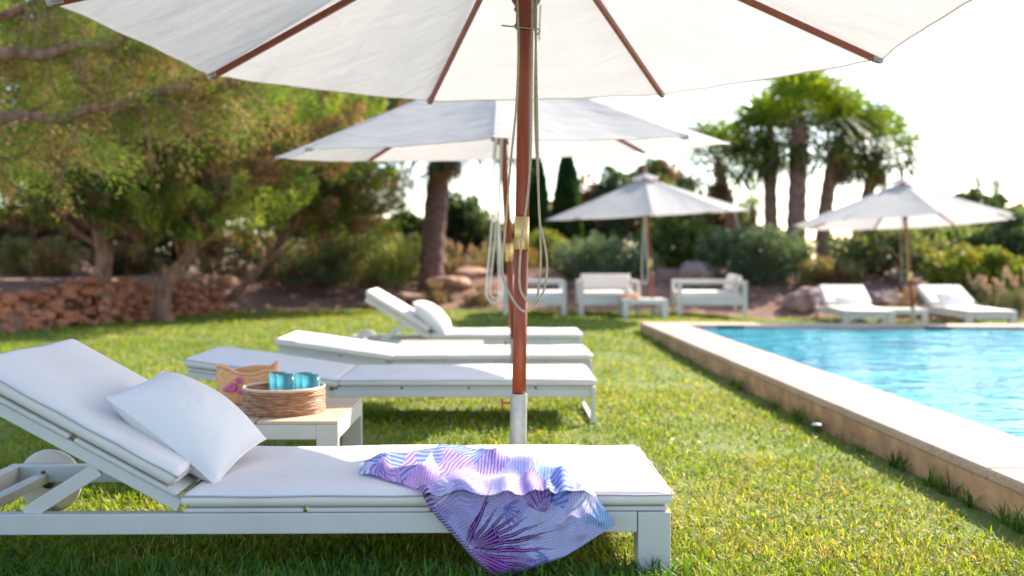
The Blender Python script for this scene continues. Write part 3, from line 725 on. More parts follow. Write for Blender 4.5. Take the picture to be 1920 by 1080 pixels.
# ------------------------------------------------------------------ armchairs
def make_armchair(loc, rz, label, w_=1.0, d_=.95, cush=True):
    t = empty('armchair', loc, label, 'armchair', rz, 'white armchairs beyond the lawn'); hw, hd = w_ / 2, d_ / 2; H = .53; s = .06; met = M['metal']
    for sx in (-1, 1):
        for sy in (-1, 1):
            MB().box(min(sx * hw, sx * (hw - s)), max(sx * hw, sx * (hw - s)), min(sy * hw, sy * (hd - s)) if False else min(sy * hd, sy * (hd - s)), max(sy * hd, sy * (hd - s)), 0, H - .051).build('leg', met, t, bev=.004)
        MB().box(min(sx * hw, sx * (hw - s)), max(sx * hw, sx * (hw - s)), -hd, hd, H - .050, H).build('armrest', met, t, bev=.004)
        MB().box(min(sx * (hw - .004), sx * (hw - s)), max(sx * (hw - .004), sx * (hw - s)), -hd + s + .001, hd - s - .001, .16, .30).build('side_rail', met, t, bev=.004)
    MB().box(-hw + s + .001, hw - s - .001, -hd + .004, -hd + s - .01, .16, .285).build('front_rail', met, t, bev=.004)
    MB().box(-hw + s + .001, hw - s - .001, hd - .05, hd - .004, .16, H - .005).build('back_panel', met, t, bev=.004)
    MB().box(-hw + s + .003, hw - s - .003, -hd + s, hd - .055, .24, .285).build('seat_deck', met, t)
    rbox_cushion('seat_cushion', -hw + s + .005, hw - s - .005, -hd + .01, hd - .06, .286, .36, M['cushion'], t, 3, soft=.03)
    rbox_cushion('back_cushion', -hw + s + .01, hw - s - .01, -.13, .13, -.055, .055, M['cushion'], t, 4, Matrix.Translation((0, hd - .15, .485)) @ Matrix.Rotation(R(72), 4, 'X'), soft=.03)
    return t
make_armchair((.34, 15.75, -.055), R(90), 'white armchair behind the parasol poles, seen from its open side and facing right')
make_armchair((1.48, 15.75, -.055), R(0), 'white armchair facing the camera with the low white table before it', .92)
make_armchair((3.05, 15.75, -.055), R(-93), 'white armchair seen from its open side near the left corner of the pool', .95, 1.04)

# ------------------------------------------------------------------ sarong
def poly_at(pts, n):
    pts = np.array(pts, float); d = np.r_[0, np.cumsum(np.hypot(*np.diff(pts, axis=0).T))]; t = np.linspace(0, d[-1], n)
    # smooth (catmull) sampling
    o = np.stack([np.interp(t, d, pts[:, 0]), np.interp(t, d, pts[:, 1])], 1)
    k = max(3, n // 40); ker = np.ones(k) / k; pad = np.pad(o, ((k, k), (0, 0)), 'edge')
    o2 = np.stack([np.convolve(pad[:, i], ker, 'same')[k:-k] for i in (0, 1)], 1); o2[0] = o[0]; o2[-1] = o[-1]; return o2
def segdist(X, Y, pts):
    D = np.full(X.shape, 1e9); S = np.zeros(X.shape)
    for (x0, y0), (x1, y1) in zip(pts[:-1], pts[1:]):
        dx, dy = x1 - x0, y1 - y0; t = np.clip(((X - x0) * dx + (Y - y0) * dy) / (dx * dx + dy * dy), 0, 1)
        ex, ey = X - x0 - t * dx, Y - y0 - t * dy; d = np.hypot(ex, ey); sg = np.sign(ex * dy - ey * dx)
        m = d < D; D = np.where(m, d, D); S = np.where(m, sg, S)
    return D, S
def make_sarong():
    nu, nv = 460, 190
    topb = [(672, 889), (688, 874), (715, 864), (760, 862), (800, 858), (825, 848), (868, 844), (905, 852), (922, 868), (960, 874), (1010, 884), (1050, 895), (1085, 908), (1112, 920), (1130, 946), (1153, 979)]
    bot = [(674, 892), (700, 897), (735, 906), (765, 914), (788, 921), (798, 938), (820, 968), (850, 1003), (885, 1042), (930, 1084), (985, 1067), (1060, 1041), (1110, 1009), (1151, 982)]
    A = poly_at(topb, nu); B = poly_at(bot, nu)
    v = np.linspace(0, 1, nv)[:, None, None]; Q = A[None] * (1 - v) + B[None] * v; X = Q[..., 0]; Y = Q[..., 1]
    h = np.zeros(X.shape)
    for pts, w_, a_ in (([(690, 884), (730, 862), (800, 860), (880, 868), (960, 884), (1060, 905)], 11, .020), ([(826, 846), (870, 842), (900, 850), (930, 872)], 10, .024),
                        ([(745, 900), (830, 884), (920, 884), (1000, 890)], 8, .014), ([(700, 892), (780, 896), (860, 900), (960, 912)], 8, .010), ([(935, 862), (1000, 886), (1060, 902)], 9, .008),
                        ([(990, 912), (1006, 938), (1000, 990)], 12, .015), ([(1052, 914), (1062, 938), (1052, 975)], 11, .016), ([(1092, 925), (1108, 945), (1122, 972)], 8, .014), ([(1026, 918), (1030, 940)], 7, .010),
                        ([(862, 925), (905, 985), (945, 1060)], 20, .019), ([(800, 925), (860, 1000), (925, 1075)], 8, .009), ([(1078, 925), (1088, 995)], 11, .012), ([(948, 925), (965, 1000), (1000, 1050)], 17, .016), ([(1025, 940), (1035, 1040)], 14, .012)):
        D, S = segdist(X, Y, pts); h += 1.3 * a_ * np.exp(-(D / (w_ * 1.15)) ** 2) * np.clip(np.minimum(v[:, :, 0], 1 - v[:, :, 0]) / .06 + .25, 0, 1)
    h += .0016 * (vnoise(X, Y, .045, 3) - .5) * 4 + .003
    yedge = 931
    V = np.zeros((nv, nu, 3))
    for j in range(nv):
        for i in range(nu):
            x, y, hh = X[j, i], Y[j, i], h[j, i]
            if y < yedge:
                p = G(x, y, .241); k = max(0, 1 - (yedge - y) / 10); p = p + Vector((0, -.012 * k * k, hh * (1 - .3 * k)))
            else:
                k = min(1, (y - yedge) / 14); p = P(x, y, 2.742); p = p + Vector((0, -.010 - hh * (.4 + .6 * k), hh * .7 * (1 - k)))
            V[j, i] = p
    # ---- woven print: leaf blocks with parallel veins, then a dark palm frond
    lin = lambda c: np.array([((x / 255) / 12.92 if x / 255 <= .04045 else ((x / 255 + .055) / 1.055) ** 2.4) for x in c])
    rs = np.random.default_rng(5)
    pal = [((178, 172, 226), (244, 241, 253)), ((158, 172, 232), (50, 72, 165)), ((186, 170, 226), (104, 48, 150)), ((184, 182, 230), (240, 238, 252)), ((166, 190, 230), (52, 100, 178)), ((214, 176, 226), (150, 66, 172)), ((168, 156, 218), (240, 234, 250)), ((110, 60, 150), (200, 192, 225))]
    seeds = [(690, 880, 1, 70), (740, 866, 1, 95), (800, 870, 1, 100), (870, 850, 1, 80), (905, 858, 1, 60), (770, 884, 2, 60), (850, 886, 2, 50), (930, 884, 2, 15), (790, 905, 5, 20), (720, 896, 5, 120), (860, 905, 6, 70), (940, 905, 0, 40),
             (980, 875, 3, 10), (1030, 890, 4, 20), (1090, 905, 0, 60), (1000, 925, 2, 40), (830, 930, 6, 80), (890, 930, 6, 85), (960, 940, 6, 60), (810, 950, 2, 55), (1045, 920, 1, 80), (1020, 960, 3, 30), (1090, 950, 0, 20), (1125, 965, 4, 170), (1060, 1000, 3, 75), (1010, 1010, 3, 80), (870, 990, 6, 60), (930, 1000, 3, 70), (960, 1050, 2, 30), (900, 1030, 4, 60), (920, 1070, 7, 40), (1100, 1000, 0, 70)]
    sx = np.array([s[0] for s in seeds]); sy = np.array([s[1] for s in seeds])
    Xw = X + 5 * (vnoise(X, Y, .05, 8) - .5); Yw = Y + 5 * (vnoise(X, Y, .05, 12) - .5)
    idx = np.argmin((Xw[..., None] - sx) ** 2 + ((Yw[..., None] - sy) * 1.25) ** 2, axis=-1)
    Cc = np.zeros(X.shape + (3,))
    for k, s in enumerate(seeds):
        m = idx == k; c0, c1 = pal[s[2]]; an = R(s[3] + rs.uniform(-8, 8)); per = rs.uniform(4.0, 6)
        tt = (Xw * math.cos(an) + Yw * math.sin(an) + 1.5 * np.sin((-Xw * math.sin(an) + Yw * math.cos(an)) / 14)) / per
        ln = (np.abs((tt % 1) - .5) < (.13 if s[2] not in (1, 2, 7) else .21)).astype(float)[..., None]
        ln = ln * (.42 if s[2] in (0, 3, 6) else .70); col = lin(c0) * (1 - ln) + lin(c1) * ln
        Cc[m] = col[m]
    # scattered lens shaped leaflets in small fans
    for k in range(18):
        fx, fy = rs.uniform(700, 1140), rs.uniform(850, 1050); a0 = rs.uniform(0, 360); lc = lin([(246, 244, 252), (100, 26, 128), (58, 84, 176), (236, 232, 250), (140, 70, 176)][k % 5])
        for q_ in range(rs.integers(4, 8)):
            an = R(a0 + q_ * 17); L_ = rs.uniform(26, 52); ex, ey = fx + math.cos(an) * L_, fy + math.sin(an) * L_
            D, S = segdist(X, Y, [(fx, fy), (ex, ey)]); rr = np.clip(((X - fx) * math.cos(an) + (Y - fy) * math.sin(an)) / L_, 0, 1)
            mm = D < 1.9 * np.sin(rr * math.pi); Cc[mm] = Cc[mm] * .35 + lc * .65
    purple = lin((96, 18, 120)); hemc = lin((84, 60, 130))
    ox, oy = 872, 1024
    for an, L_, bend in [(-72, 62, 10), (-62, 100, -14), (-52, 100, 6), (-44, 118, 14), (-35, 130, 10), (-27, 135, 8), (-19, 165, 6), (-12, 180, 6), (-5, 120, 8), (0, 175, 4), (8, 130, 8), (13, 165, 14), (19, 175, 16), (26, 160, 16), (33, 130, 14), (42, 90, 8), (-66, 125, 2), (-8, 150, -4), (22, 120, -4), (30, 150, 4)]:
        pts = []
        for t in np.linspace(0, 1, 9):
            a2 = R(an); pts.append((ox + math.cos(a2) * L_ * t - math.sin(a2) * bend * t * (1 - t) * 2, oy + math.sin(a2) * L_ * t + math.cos(a2) * bend * t * (1 - t) * 2))
        D, S = segdist(X, Y, pts); rr = np.hypot(X - ox, Y - oy) / L_
        wd = 3.8 * np.clip(np.sin(np.clip(rr, 0, 1) * math.pi), 0, 1) ** 1.2
        m = (D < wd) & (rr < 1) & (rr > .1); Cc[m] = (purple if an < 5 else lin((130, 40, 140))) * rs.uniform(.8, 1.3)
        m2 = (D < .5) & (rr < .9); Cc[m2] = lin((205, 180, 220))
    # left hem band of short dark strokes
    D, S = segdist(X, Y, [(790, 920), (820, 966), (885, 1040), (930, 1082)])
    band = D < 9; st = (np.abs((((X * .3 + Y) / 6.5) % 1) - .5) < .26) & band; Cc[band] = Cc[band] * .4 + lin((198, 192, 215)) * .6; Cc[st] = lin((112, 66, 140))
    edge = np.minimum(v[:, :, 0], 1 - v[:, :, 0]) * np.ones(X.shape); Cc[edge < .008] = hemc
    Cc = Cc * (.9 + .2 * vnoise(X, Y, .4, 31))[..., None]
    ii = (np.arange(nv - 1)[:, None] * nu + np.arange(nu - 1)[None]).ravel()
    q = np.stack([ii, ii + nu, ii + nu + 1, ii + 1], 1)
    me = np_mesh('sarong', V.reshape(-1, 3), quads=q, color=Cc.reshape(-1, 3))
    m, n, b = newmat('sarong_print'); a_ = nd(n, 'ShaderNodeVertexColor'); a_.layer_name = 'tint'
    n.links.new(a_.outputs[0], b.inputs['Base Color']); b.inputs['Roughness'].default_value = .8; b.inputs['Specular IOR Level'].default_value = .2
    trn = nd(n, 'ShaderNodeBsdfTranslucent'); n.links.new(a_.outputs[0], trn.inputs[0]); mx = nd(n, 'ShaderNodeMixShader'); mx.inputs[0].default_value = .25
    n.links.new(b.outputs[0], mx.inputs[1]); n.links.new(trn.outputs[0], mx.inputs[2]); n.links.new(mx.outputs[0], n.nodes['Material Output'].inputs[0])
    o = link('sarong', me, m, smooth=True); tag(o, 'crumpled lilac and purple sarong with leaf print hanging over the near lounger edge', 'sarong')
make_sarong()

# ------------------------------------------------------------------ vegetation
def leaves(name, C0, D, Ls, Ws, col, mat, parent, fold=0):
    """diamond leaves: centre base C0, direction D, length, width"""
    N = len(C0); D = D / (np.linalg.norm(D, axis=1)[:, None] + 1e-9)
    rnd = RNG.normal(size=(N, 3)); S = np.cross(D, rnd); S /= (np.linalg.norm(S, axis=1)[:, None] + 1e-9)
    Ls = np.asarray(Ls).reshape(-1, 1); Ws = np.asarray(Ws).reshape(-1, 1)
    V = np.stack([C0, C0 + D * Ls * .45 + S * Ws / 2, C0 + D * Ls, C0 + D * Ls * .45 - S * Ws / 2], 1).reshape(-1, 3)
    q = np.arange(N)[:, None] * 4 + np.array([[0, 1, 2, 3]])
    return link(name, np_mesh(name, V, quads=q, color=np.repeat(col, 4, 0)), mat, parent)
def rand_dir(n): v = RNG.normal(size=(n, 3)); return v / np.linalg.norm(v, axis=1)[:, None]
def pal_cols(n, cl, pals, dark=.35):
    """one colour per leaf: palette by clump, jitter by leaf"""
    k = RNG.integers(0, len(pals), cl.max() + 1); Pc = np.array(pals)[k][cl]
    k2 = RNG.integers(0, len(pals), n); P2 = np.array(pals)[k2]
    return (Pc * .7 + P2 * .3) * RNG.uniform(.7, 1.3, (n, 1))
GREEN = [(.055, .105, .025), (.085, .14, .03), (.13, .17, .035), (.05, .085, .025), (.16, .15, .05)]
OLIVE = [(.21, .25, .08), (.28, .29, .11), (.12, .15, .05), (.20, .18, .08)]
BLUEG = [(.12, .18, .11), (.18, .23, .14), (.09, .13, .08)]
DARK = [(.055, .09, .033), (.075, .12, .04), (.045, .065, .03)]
YELG = [(.18, .23, .03), (.25, .27, .04), (.12, .18, .03), (.28, .24, .05)]
PALE = [(.16, .21, .07), (.22, .26, .09), (.12, .17, .05)]
BROWN = [(.30, .14, .095), (.22, .10, .075), (.34, .22, .12)]
def plume_cloud(cen, rad, npl, per, plen, prad, seed, inner=.35, up=.5, flat=0):
    r = np.random.default_rng(seed); d = r.normal(size=(npl, 3)); d /= np.linalg.norm(d, axis=1)[:, None]
    if flat: d[:, 2] = np.abs(d[:, 2]) * (1 - flat) + d[:, 2] * flat
    rr = inner + (1 - inner) * r.random((npl, 1)) ** .6; pc = np.array(cen) + d * rr * np.array(rad)
    axd = d + np.array([0, 0, up]) + r.normal(size=(npl, 3)) * .3; axd /= np.linalg.norm(axd, axis=1)[:, None]
    cl = np.repeat(np.arange(npl), per); n = npl * per; sz = r.uniform(.6, 1.4, (npl, 1))[cl]
    t = r.random((n, 1)); side = r.normal(size=(n, 3)); a_ = axd[cl]
    side -= a_ * (side * a_).sum(1)[:, None]; side /= np.linalg.norm(side, axis=1)[:, None]
    wr = (np.sin(np.clip(t * 1.05, 0, 1) * math.pi * .85 + .3)) * prad * sz * np.sqrt(r.random((n, 1)))
    c = pc[cl] + a_ * (t - .4) * plen * sz + side * wr
    dd = a_ * .8 + side * .7 + r.normal(size=(n, 3)) * .3
    return pc, cl, c, dd
def limb(mb, a_, b, r0, r1, wob=.12, n=7):
    a_ = Vector(a_); b = Vector(b); L_ = (b - a_).length; pts = []
    for i in range(n):
        t = i / (n - 1); p = a_.lerp(b, t) + Vector((mnoise.noise(Vector((t * 3, a_.x, b.y))), mnoise.noise(Vector((t * 3, a_.y, b.z + 5))), mnoise.noise(Vector((t * 3, b.x, 9))))) * wob * L_ * math.sin(math.pi * t) * 1.5
        p.z += .06 * L_ * math.sin(math.pi * t); pts.append(p)
    mb.tube(pts, [r0 + (r1 - r0) * i / (n - 1) for i in range(n)], 8)
    return pts
def make_tree(name, base, trunk, crowns, label, cat, pals, leafL=.09, leafW=.022, npl=150, per=150, plen=.62, prad=.12, r0=.15, nlimb=14, seed=1, mat='leaf', up=.5, bark='bark', inner=.35, brown=.27):
    base = Vector(base); root = empty(name, base, label, cat)
    tb = MB(); pts = [Vector(p) - base for p in trunk]; pts = rope_pts(pts)
    N = len(pts); tb.tube(pts, [r0 * (1.25 if i == 0 else 1) * (1 - .45 * i / N) * (1 + .08 * math.sin(i * 1.3)) for i in range(N)], 12)
    tb.build('trunk', M[bark], root, smooth=True)
    top = pts[-1]; lb = MB(); ALL = []; rr = random.Random(seed); clo = 0
    for ci, (cen, rad, frac) in enumerate(crowns):
        cl_ = Vector(cen) - base
        pc, cl, c, dd = plume_cloud(tuple(cl_), rad, int(npl * frac), per, plen, prad, seed * 31 + ci, inner, up)
        ALL.append((c, dd, cl + clo)); clo += len(pc)
        for k in range(max(3, int(nlimb * frac))):
            q = pc[rr.randrange(len(pc))]; s = pts[rr.randrange(int(N * .55), N)]
            m_ = limb(lb, s, q, r0 * .32, .008)
            for e in range(2):
                q2 = pc[rr.randrange(len(pc))]; 
                if (Vector(q2) - m_[4]).length < 1.3: limb(lb, m_[3], q2, r0 * .12, .005, n=5)
    lb.build('branches', M[bark], root, smooth=True)
    c = np.concatenate([a_[0] for a_ in ALL]); dd = np.concatenate([a_[1] for a_ in ALL]); cl = np.concatenate([a_[2] for a_ in ALL])
    n = len(c); col = pal_cols(n, cl, pals)
    br = (RNG.random(cl.max() + 1) < brown)[cl]; bc = np.array(BROWN)[RNG.integers(0, 3, n)] * RNG.uniform(.7, 1.2, (n, 1)); col = np.where(br[:, None], bc, col)
    leaves('crown', c, dd, leafL * RNG.uniform(.6, 1.4, n), leafW * RNG.uniform(.7, 1.3, n), col, M[mat], root)
    return root
def make_shrub(px_, top_y, bot_y, wpx, Y, pals, label, seed, leafL=.07, leafW=.03, npl=90, per=90, plen=.3, prad=.14, mat='broad', name='shrub', zb=None, flowers=None, dY=1.0, up=.5, cat='shrub'):
    a_ = P(px_, top_y, Y); b = P(px_, bot_y, Y); z0 = bankz(b.x, Y) - .05; zt = a_.z; zb_ = min(b.z, z0) if zb is None else zb
    hw = wpx / FPX * Y / 2; h = (zt - z0)
    base = Vector((b.x, Y, z0)); root = empty(name, base, label, cat)
    cz = h * .52; pc, cl, c, dd = plume_cloud((0, 0, cz), (hw * .92, hw * .8 * dY, h * .46), npl, per, plen, prad, seed, .3, up)
    c[:, 2] = np.maximum(c[:, 2], .03); n = len(c)
    leaves('foliage', c, dd, leafL * RNG.uniform(.6, 1.4, n), leafW * RNG.uniform(.7, 1.3, n), pal_cols(n, cl, pals), M[mat], root)
    st = MB(); rr = random.Random(seed)
    for k in range(9): q = pc[rr.randrange(len(pc))]; limb(st, (rr.uniform(-.1, .1), rr.uniform(-.1, .1), -.05), q, .022, .006, n=5)
    st.build('stem', M['bark'], root, smooth=True)
    if flowers:
        k = RNG.integers(0, n, flowers[0]); fc = c[k] + np.array([0, -.03, .03]); m2 = len(fc)
        cc = np.array(flowers[1]) * RNG.uniform(.8, 1.1, (m2, 1)); leaves('blossom', fc, rand_dir(m2), .07 * np.ones(m2), .06 * np.ones(m2), cc, M['broad'], root)
    return root
# --- junipers behind the stone wall
t1 = G(195, 604, -.1); t1.y = 14.2
TB = lambda px_, Y: Vector(((px_ - 960) / FPX * Y, Y, bankz((px_ - 960) / FPX * Y, Y) - .08))
JP = [(.10, .19, .03), (.19, .28, .04), (.29, .34, .05), (.06, .12, .03), (.05, .09, .03), (.27, .20, .07), (.34, .38, .07)]
b = TB(195, 13.6); make_tree('juniper_tree', b, [b, P(190, 540, 13.6), P(196, 480, 13.6), P(185, 440, 13.6), P(190, 380, 13.7)],
    [(P(100, 335, 13.6), (1.9, 1.3, .65), .9), (P(230, 300, 13.3), (1.0, 1.0, .85), .6), (P(60, 230, 13.9), (1.9, 1.3, 1.2), .8), (P(260, 260, 13.8), (1.3, 1.2, 1.2), .7), (P(20, 60, 14.4), (2.2, 1.5, 1.5), .7)],
    'old juniper whose bare trunk is leftmost on the lawn edge, beside the stone wall', 'tree', JP, npl=105, per=210, leafL=.085, leafW=.017, plen=.75, prad=.12, up=.9, r0=.14, seed=3)
b = TB(312, 13.9); make_tree('juniper_tree', b, [b, P(305, 560, 13.9), P(318, 520, 13.9), P(345, 490, 13.9), P(380, 440, 13.9), P(420, 370, 14)],
    [(P(420, 300, 13.9), (1.5, 1.2, 1.0), 1), (P(300, 400, 13.2), (.6, .5, .3), .2), (P(480, 240, 14.3), (1.6, 1.3, 1.3), .9), (P(330, 140, 14.6), (2.0, 1.4, 1.4), .8)],
    'juniper with a forked trunk between the two heaps of stone wall', 'tree', JP, npl=105, per=210, leafL=.085, leafW=.017, plen=.75, prad=.12, up=.9, r0=.12, seed=5)
b = TB(398, 16.4); make_tree('juniper_tree', b, [b, P(430, 560, 16.4), P(480, 510, 16.4), P(530, 450, 16.4), P(580, 380, 16.4)],
    [(P(570, 350, 16.4), (1.4, 1.1, .75), .8), (P(600, 270, 16.6), (1.5, 1.2, 1.2), 1), (P(650, 360, 17), (.9, .9, .8), .5)],
    'slender juniper whose thin bare trunk leans to the right above the dark bank', 'tree', JP, npl=100, per=200, r0=.085, seed=8, leafL=.09, leafW=.019, plen=.75, prad=.12, up=.9)
# dark dense trees filling the view behind the junipers
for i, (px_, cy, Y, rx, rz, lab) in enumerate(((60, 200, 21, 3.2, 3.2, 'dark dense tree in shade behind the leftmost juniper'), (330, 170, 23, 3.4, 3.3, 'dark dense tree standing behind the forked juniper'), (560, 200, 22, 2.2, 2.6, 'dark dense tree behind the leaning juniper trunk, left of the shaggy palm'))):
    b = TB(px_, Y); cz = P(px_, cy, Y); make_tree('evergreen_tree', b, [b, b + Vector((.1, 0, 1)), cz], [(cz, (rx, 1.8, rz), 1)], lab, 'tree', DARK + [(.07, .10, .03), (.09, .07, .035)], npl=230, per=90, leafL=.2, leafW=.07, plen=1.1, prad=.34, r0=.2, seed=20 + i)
# --- overhanging near tree (trunk just outside the frame)
def make_overhang():
    base = Vector((-5.9, 8.6, -.02)); root = empty('juniper_tree', base, 'nearest juniper reaching in from the upper left with long bare boughs', 'tree')
    loc = lambda p: Vector(p) - base
    tb = MB(); tb.tube(rope_pts([Vector((0, 0, -.1)), Vector((.05, 0, .8)), Vector((-.1, 0, 1.6)), Vector((.1, -.1, 2.5)), Vector((.2, 0, 3.4))]), [.22 * (1 - .5 * i / 32) for i in range(33)], 12)
    tb.build('trunk', M['bark'], root, smooth=True)
    Yn = 8.2
    bA = [Vector((-.05, 0, 2.15)), loc(P(-60, 118, Yn)), loc(P(60, 102, Yn)), loc(P(150, 88, Yn)), loc(P(230, 74, Yn - .1)), loc(P(330, 40, Yn - .2)), loc(P(430, 30, Yn - .3))]
    bB = [Vector((-.05, 0, 1.6)), loc(P(-60, 232, Yn)), loc(P(60, 222, Yn)), loc(P(160, 212, Yn)), loc(P(240, 190, Yn)), loc(P(320, 165, Yn + .1)), loc(P(400, 150, Yn + .2)), loc(P(450, 165, Yn + .2))]
    bC = [Vector((.05, -.05, 2.3)), loc(P(-40, 40, Yn + .4)), loc(P(80, 10, Yn + .4)), loc(P(200, -40, Yn + .3)), loc(P(340, -90, Yn))]
    bD = [Vector((0, 0, 1.3)), loc(P(-60, 300, Yn + .6)), loc(P(40, 290, Yn + .6)), loc(P(120, 270, Yn + .5))]
    br = MB(); smp = []
    for bb, r_ in ((bA, .062), (bB, .055), (bC, .05), (bD, .03)):
        pts = rope_pts(bb); n_ = len(pts); pts = [p + Vector((0, .02 * math.sin(i * .9), .025 * math.sin(i * .6 + r_ * 99))) for i, p in enumerate(pts)]
        br.tube(pts, [r_ * (1 - .62 * i / n_) * (1 + .07 * math.sin(i * 1.9)) for i in range(n_)], 9); smp.append(pts)
    rr = random.Random(4); tw = []
    for (ax_, ay, mx_, my, ex, ey) in ((162, 100, 155, 150, 183, 196), (178, 100, 205, 140, 185, 196), (95, 105, 93, 120, 94, 135), (85, 140, 100, 160, 106, 180), (210, 105, 222, 130, 232, 150), (240, 92, 245, 115, 240, 142), (250, 95, 256, 105, 252, 108), (142, 120, 148, 138, 160, 150), (57, 105, 60, 112, 58, 118)):
        pts = rope_pts([loc(P(ax_, ay - 12, Yn)), loc(P(ax_, ay, Yn - .02)), loc(P(mx_, my, Yn - .04)), loc(P(ex, ey, Yn - .02))]); br.tube(pts, [.011 * (1 - .5 * i / len(pts)) for i in range(len(pts))], 6)
    # twigs with foliage
    c = []; d = []; cl = []; k = 0
    for bi, pts in enumerate(smp):
        n_ = len(pts)
        for e in range(150 if bi < 3 else 40):
            i = rr.randrange(int(n_ * .12), n_); p = pts[i]; t = i / n_
            fy = rr.uniform(.15, 1) if rr.random() < .82 else rr.uniform(-.5, .1)
            dirv = Vector((rr.uniform(-.3, 1), fy, rr.uniform(-.45, .7) if bi != 1 else rr.uniform(-.7, .5))).normalized(); L_ = rr.uniform(.12, .75)
            q = p + dirv * L_; q.z -= .1 * L_
            if e % 3 == 0: br.tube([p, p.lerp(q, .5) + Vector((0, 0, .03)), q], [.008, .006, .003], 5)
            for _ in range(rr.randint(70, 170)):
                s = rr.random(); c.append(p.lerp(q, .35 + s * .75) + Vector((rr.gauss(0, .06), rr.gauss(0, .06), rr.gauss(0, .045)))); d.append(dirv + Vector((rr.gauss(0, .5), rr.gauss(0, .5), rr.gauss(.1, .5)))); cl.append(k)
            k += 1
    br.build('branches', M['bark'], root, smooth=True)
    c = np.array(c); d = np.array(d); cl = np.array(cl); n_ = len(c)
    col = pal_cols(n_, cl, [(.12, .22, .03), (.22, .30, .05), (.30, .20, .10), (.08, .16, .03), (.14, .24, .04), (.34, .25, .15), (.28, .14, .10)])
    leaves('crown', c, d, .05 * RNG.uniform(.6, 1.5, n_), .0085 * RNG.uniform(.7, 1.4, n_), col, M['leaf'], root)
make_overhang()

# --- palms
def make_palm(px_base, by, px_top, cy, Y, tw_, flen, nf, label, seed, pals, skirt=True, bend=0, zb=None):
    rr = random.Random(seed); top = P(px_top, cy, Y); bx_ = P(px_base, by, Y); z0 = bankz(bx_.x, Y) - .1
    base = Vector((bx_.x, Y, z0)); root = empty('palm_tree', base, label, 'palm tree', 0, 'palm trees'); T = top - base
    tb = MB(); pts = rope_pts([Vector((0, 0, 0)), Vector((T.x * .25 + bend, 0, T.z * .33)), Vector((T.x * .65 + bend, 0, T.z * .7)), T]); n_ = len(pts)
    tb.tube(pts, [tw_ / 2 * (1.25 - .3 * i / n_) * (1 + .10 * ((i % 2) - .5)) for i in range(n_)], 16); tb.build('trunk', M['palmbark' if px_base > 1000 else 'palmdark'], root, smooth=False)
    V = []; Q = []; CO = []; Vd = []; Qd = []; COd = []; pet = MB()
    def fan(org, d, L_, fl, col, dead, V, Q, CO):
        d = d.normalized(); pe = org + d * L_ * .46; sag = Vector((0, 0, -1)) * L_ * (.10 if not dead else .05); pe = pe + sag * .5
        pet.tube([org, org.lerp(pe, .5) + Vector((0, 0, .03)), pe], [.018, .014, .010], 5)
        sidev = d.cross(Vector((0, 0, 1))); sidev = sidev.normalized() if sidev.length > .1 else Vector((1, 0, 0)); nv_ = sidev.cross(d).normalized()
        ns = 15
        for k in range(ns):
            a_ = R(-92 + 184 * k / (ns - 1)) + rr.uniform(-.03, .03); dr = (d * math.cos(a_) + sidev * math.sin(a_) + nv_ * (.16 if k % 2 else -.02)).normalized()
            ll = fl * (.72 + .28 * math.cos(a_ * .6)) * rr.uniform(.88, 1.06); wv = dr.cross(nv_).normalized() * fl * .042
            m1 = pe + dr * ll * .55; dro = .22 + (.5 if dead else 0) + rr.uniform(0, .18); tip = pe + (dr + Vector((0, 0, -dro))).normalized() * ll * (.98) 
            o = len(V); V += [pe, m1 + wv, m1 - wv, tip + wv * .12, tip - wv * .12]
            Q += [(o, o + 1, o + 2), (o + 1, o + 3, o + 4), (o + 1, o + 4, o + 2)]; j_ = rr.uniform(.8, 1.2); CO += [tuple(x * j_ for x in col)] * 5
    for k in range(nf):
        az = rr.uniform(0, 2 * math.pi); el = R(84 - 124 * (k / nf) ** .95 + rr.uniform(-9, 9))
        d = Vector((math.cos(az) * math.cos(el), math.sin(az) * math.cos(el), math.sin(el))); col = rr.choice(pals)
        if k / nf < .6: col = tuple(x * f_ for x, f_ in zip(col, (2.2, 1.9, .75)))  # upper fronds tinted brighter and yellower, sunlit highlights put into the leaf colour
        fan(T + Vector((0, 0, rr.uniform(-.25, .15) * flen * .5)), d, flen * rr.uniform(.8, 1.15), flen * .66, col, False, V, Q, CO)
    if skirt:
        for k in range(int(nf * .42)):
            az = rr.uniform(0, 2 * math.pi); el = R(rr.uniform(-82, -50)); d = Vector((math.cos(az) * math.cos(el), math.sin(az) * math.cos(el), math.sin(el)))
            fan(T + Vector((0, 0, -.12 * flen - rr.uniform(0, .35) * flen)), d, flen * rr.uniform(.2, .42), flen * .30, rr.choice([(.16, .10, .05), (.22, .13, .055), (.11, .075, .045), (.12, .11, .04), (.30, .17, .05)]), True, Vd, Qd, COd)
    link('crown', np_mesh('crown', [tuple(v) for v in V], tris=Q, color=np.array(CO)), M['palm'], root)
    if Vd: link('dead_fronds', np_mesh('dead_fronds', [tuple(v) for v in Vd], tris=Qd, color=np.array(COd)), M['dry'], root)
    pet.build('stalks', M['palmbark'], root)
    return root
PP = [(.10, .16, .03), (.07, .12, .035), (.15, .20, .03), (.055, .095, .04)]
make_palm(1390, 500, 1345, 305, 23.5, .24, 1.3, 32, 'leftmost palm of the group behind the pool, with low drooping fronds', 1, PP)
make_palm(1447, 500, 1442, 262, 22.5, .27, 1.3, 34, 'fan palm second from the left in the group behind the pool', 2, PP)
make_palm(1490, 500, 1500, 232, 21.8, .36, 1.45, 38, 'thick trunked fan palm in the middle of the group behind the pool', 3, PP)
make_palm(1545, 500, 1575, 258, 22.6, .29, 1.35, 36, 'fan palm with a slanting trunk, right of the thickest palm', 4, PP, bend=-.1)
make_palm(1600, 480, 1645, 288, 24, .27, 1.3, 32, 'rightmost fan palm of the group, above the far parasol', 5, PP)
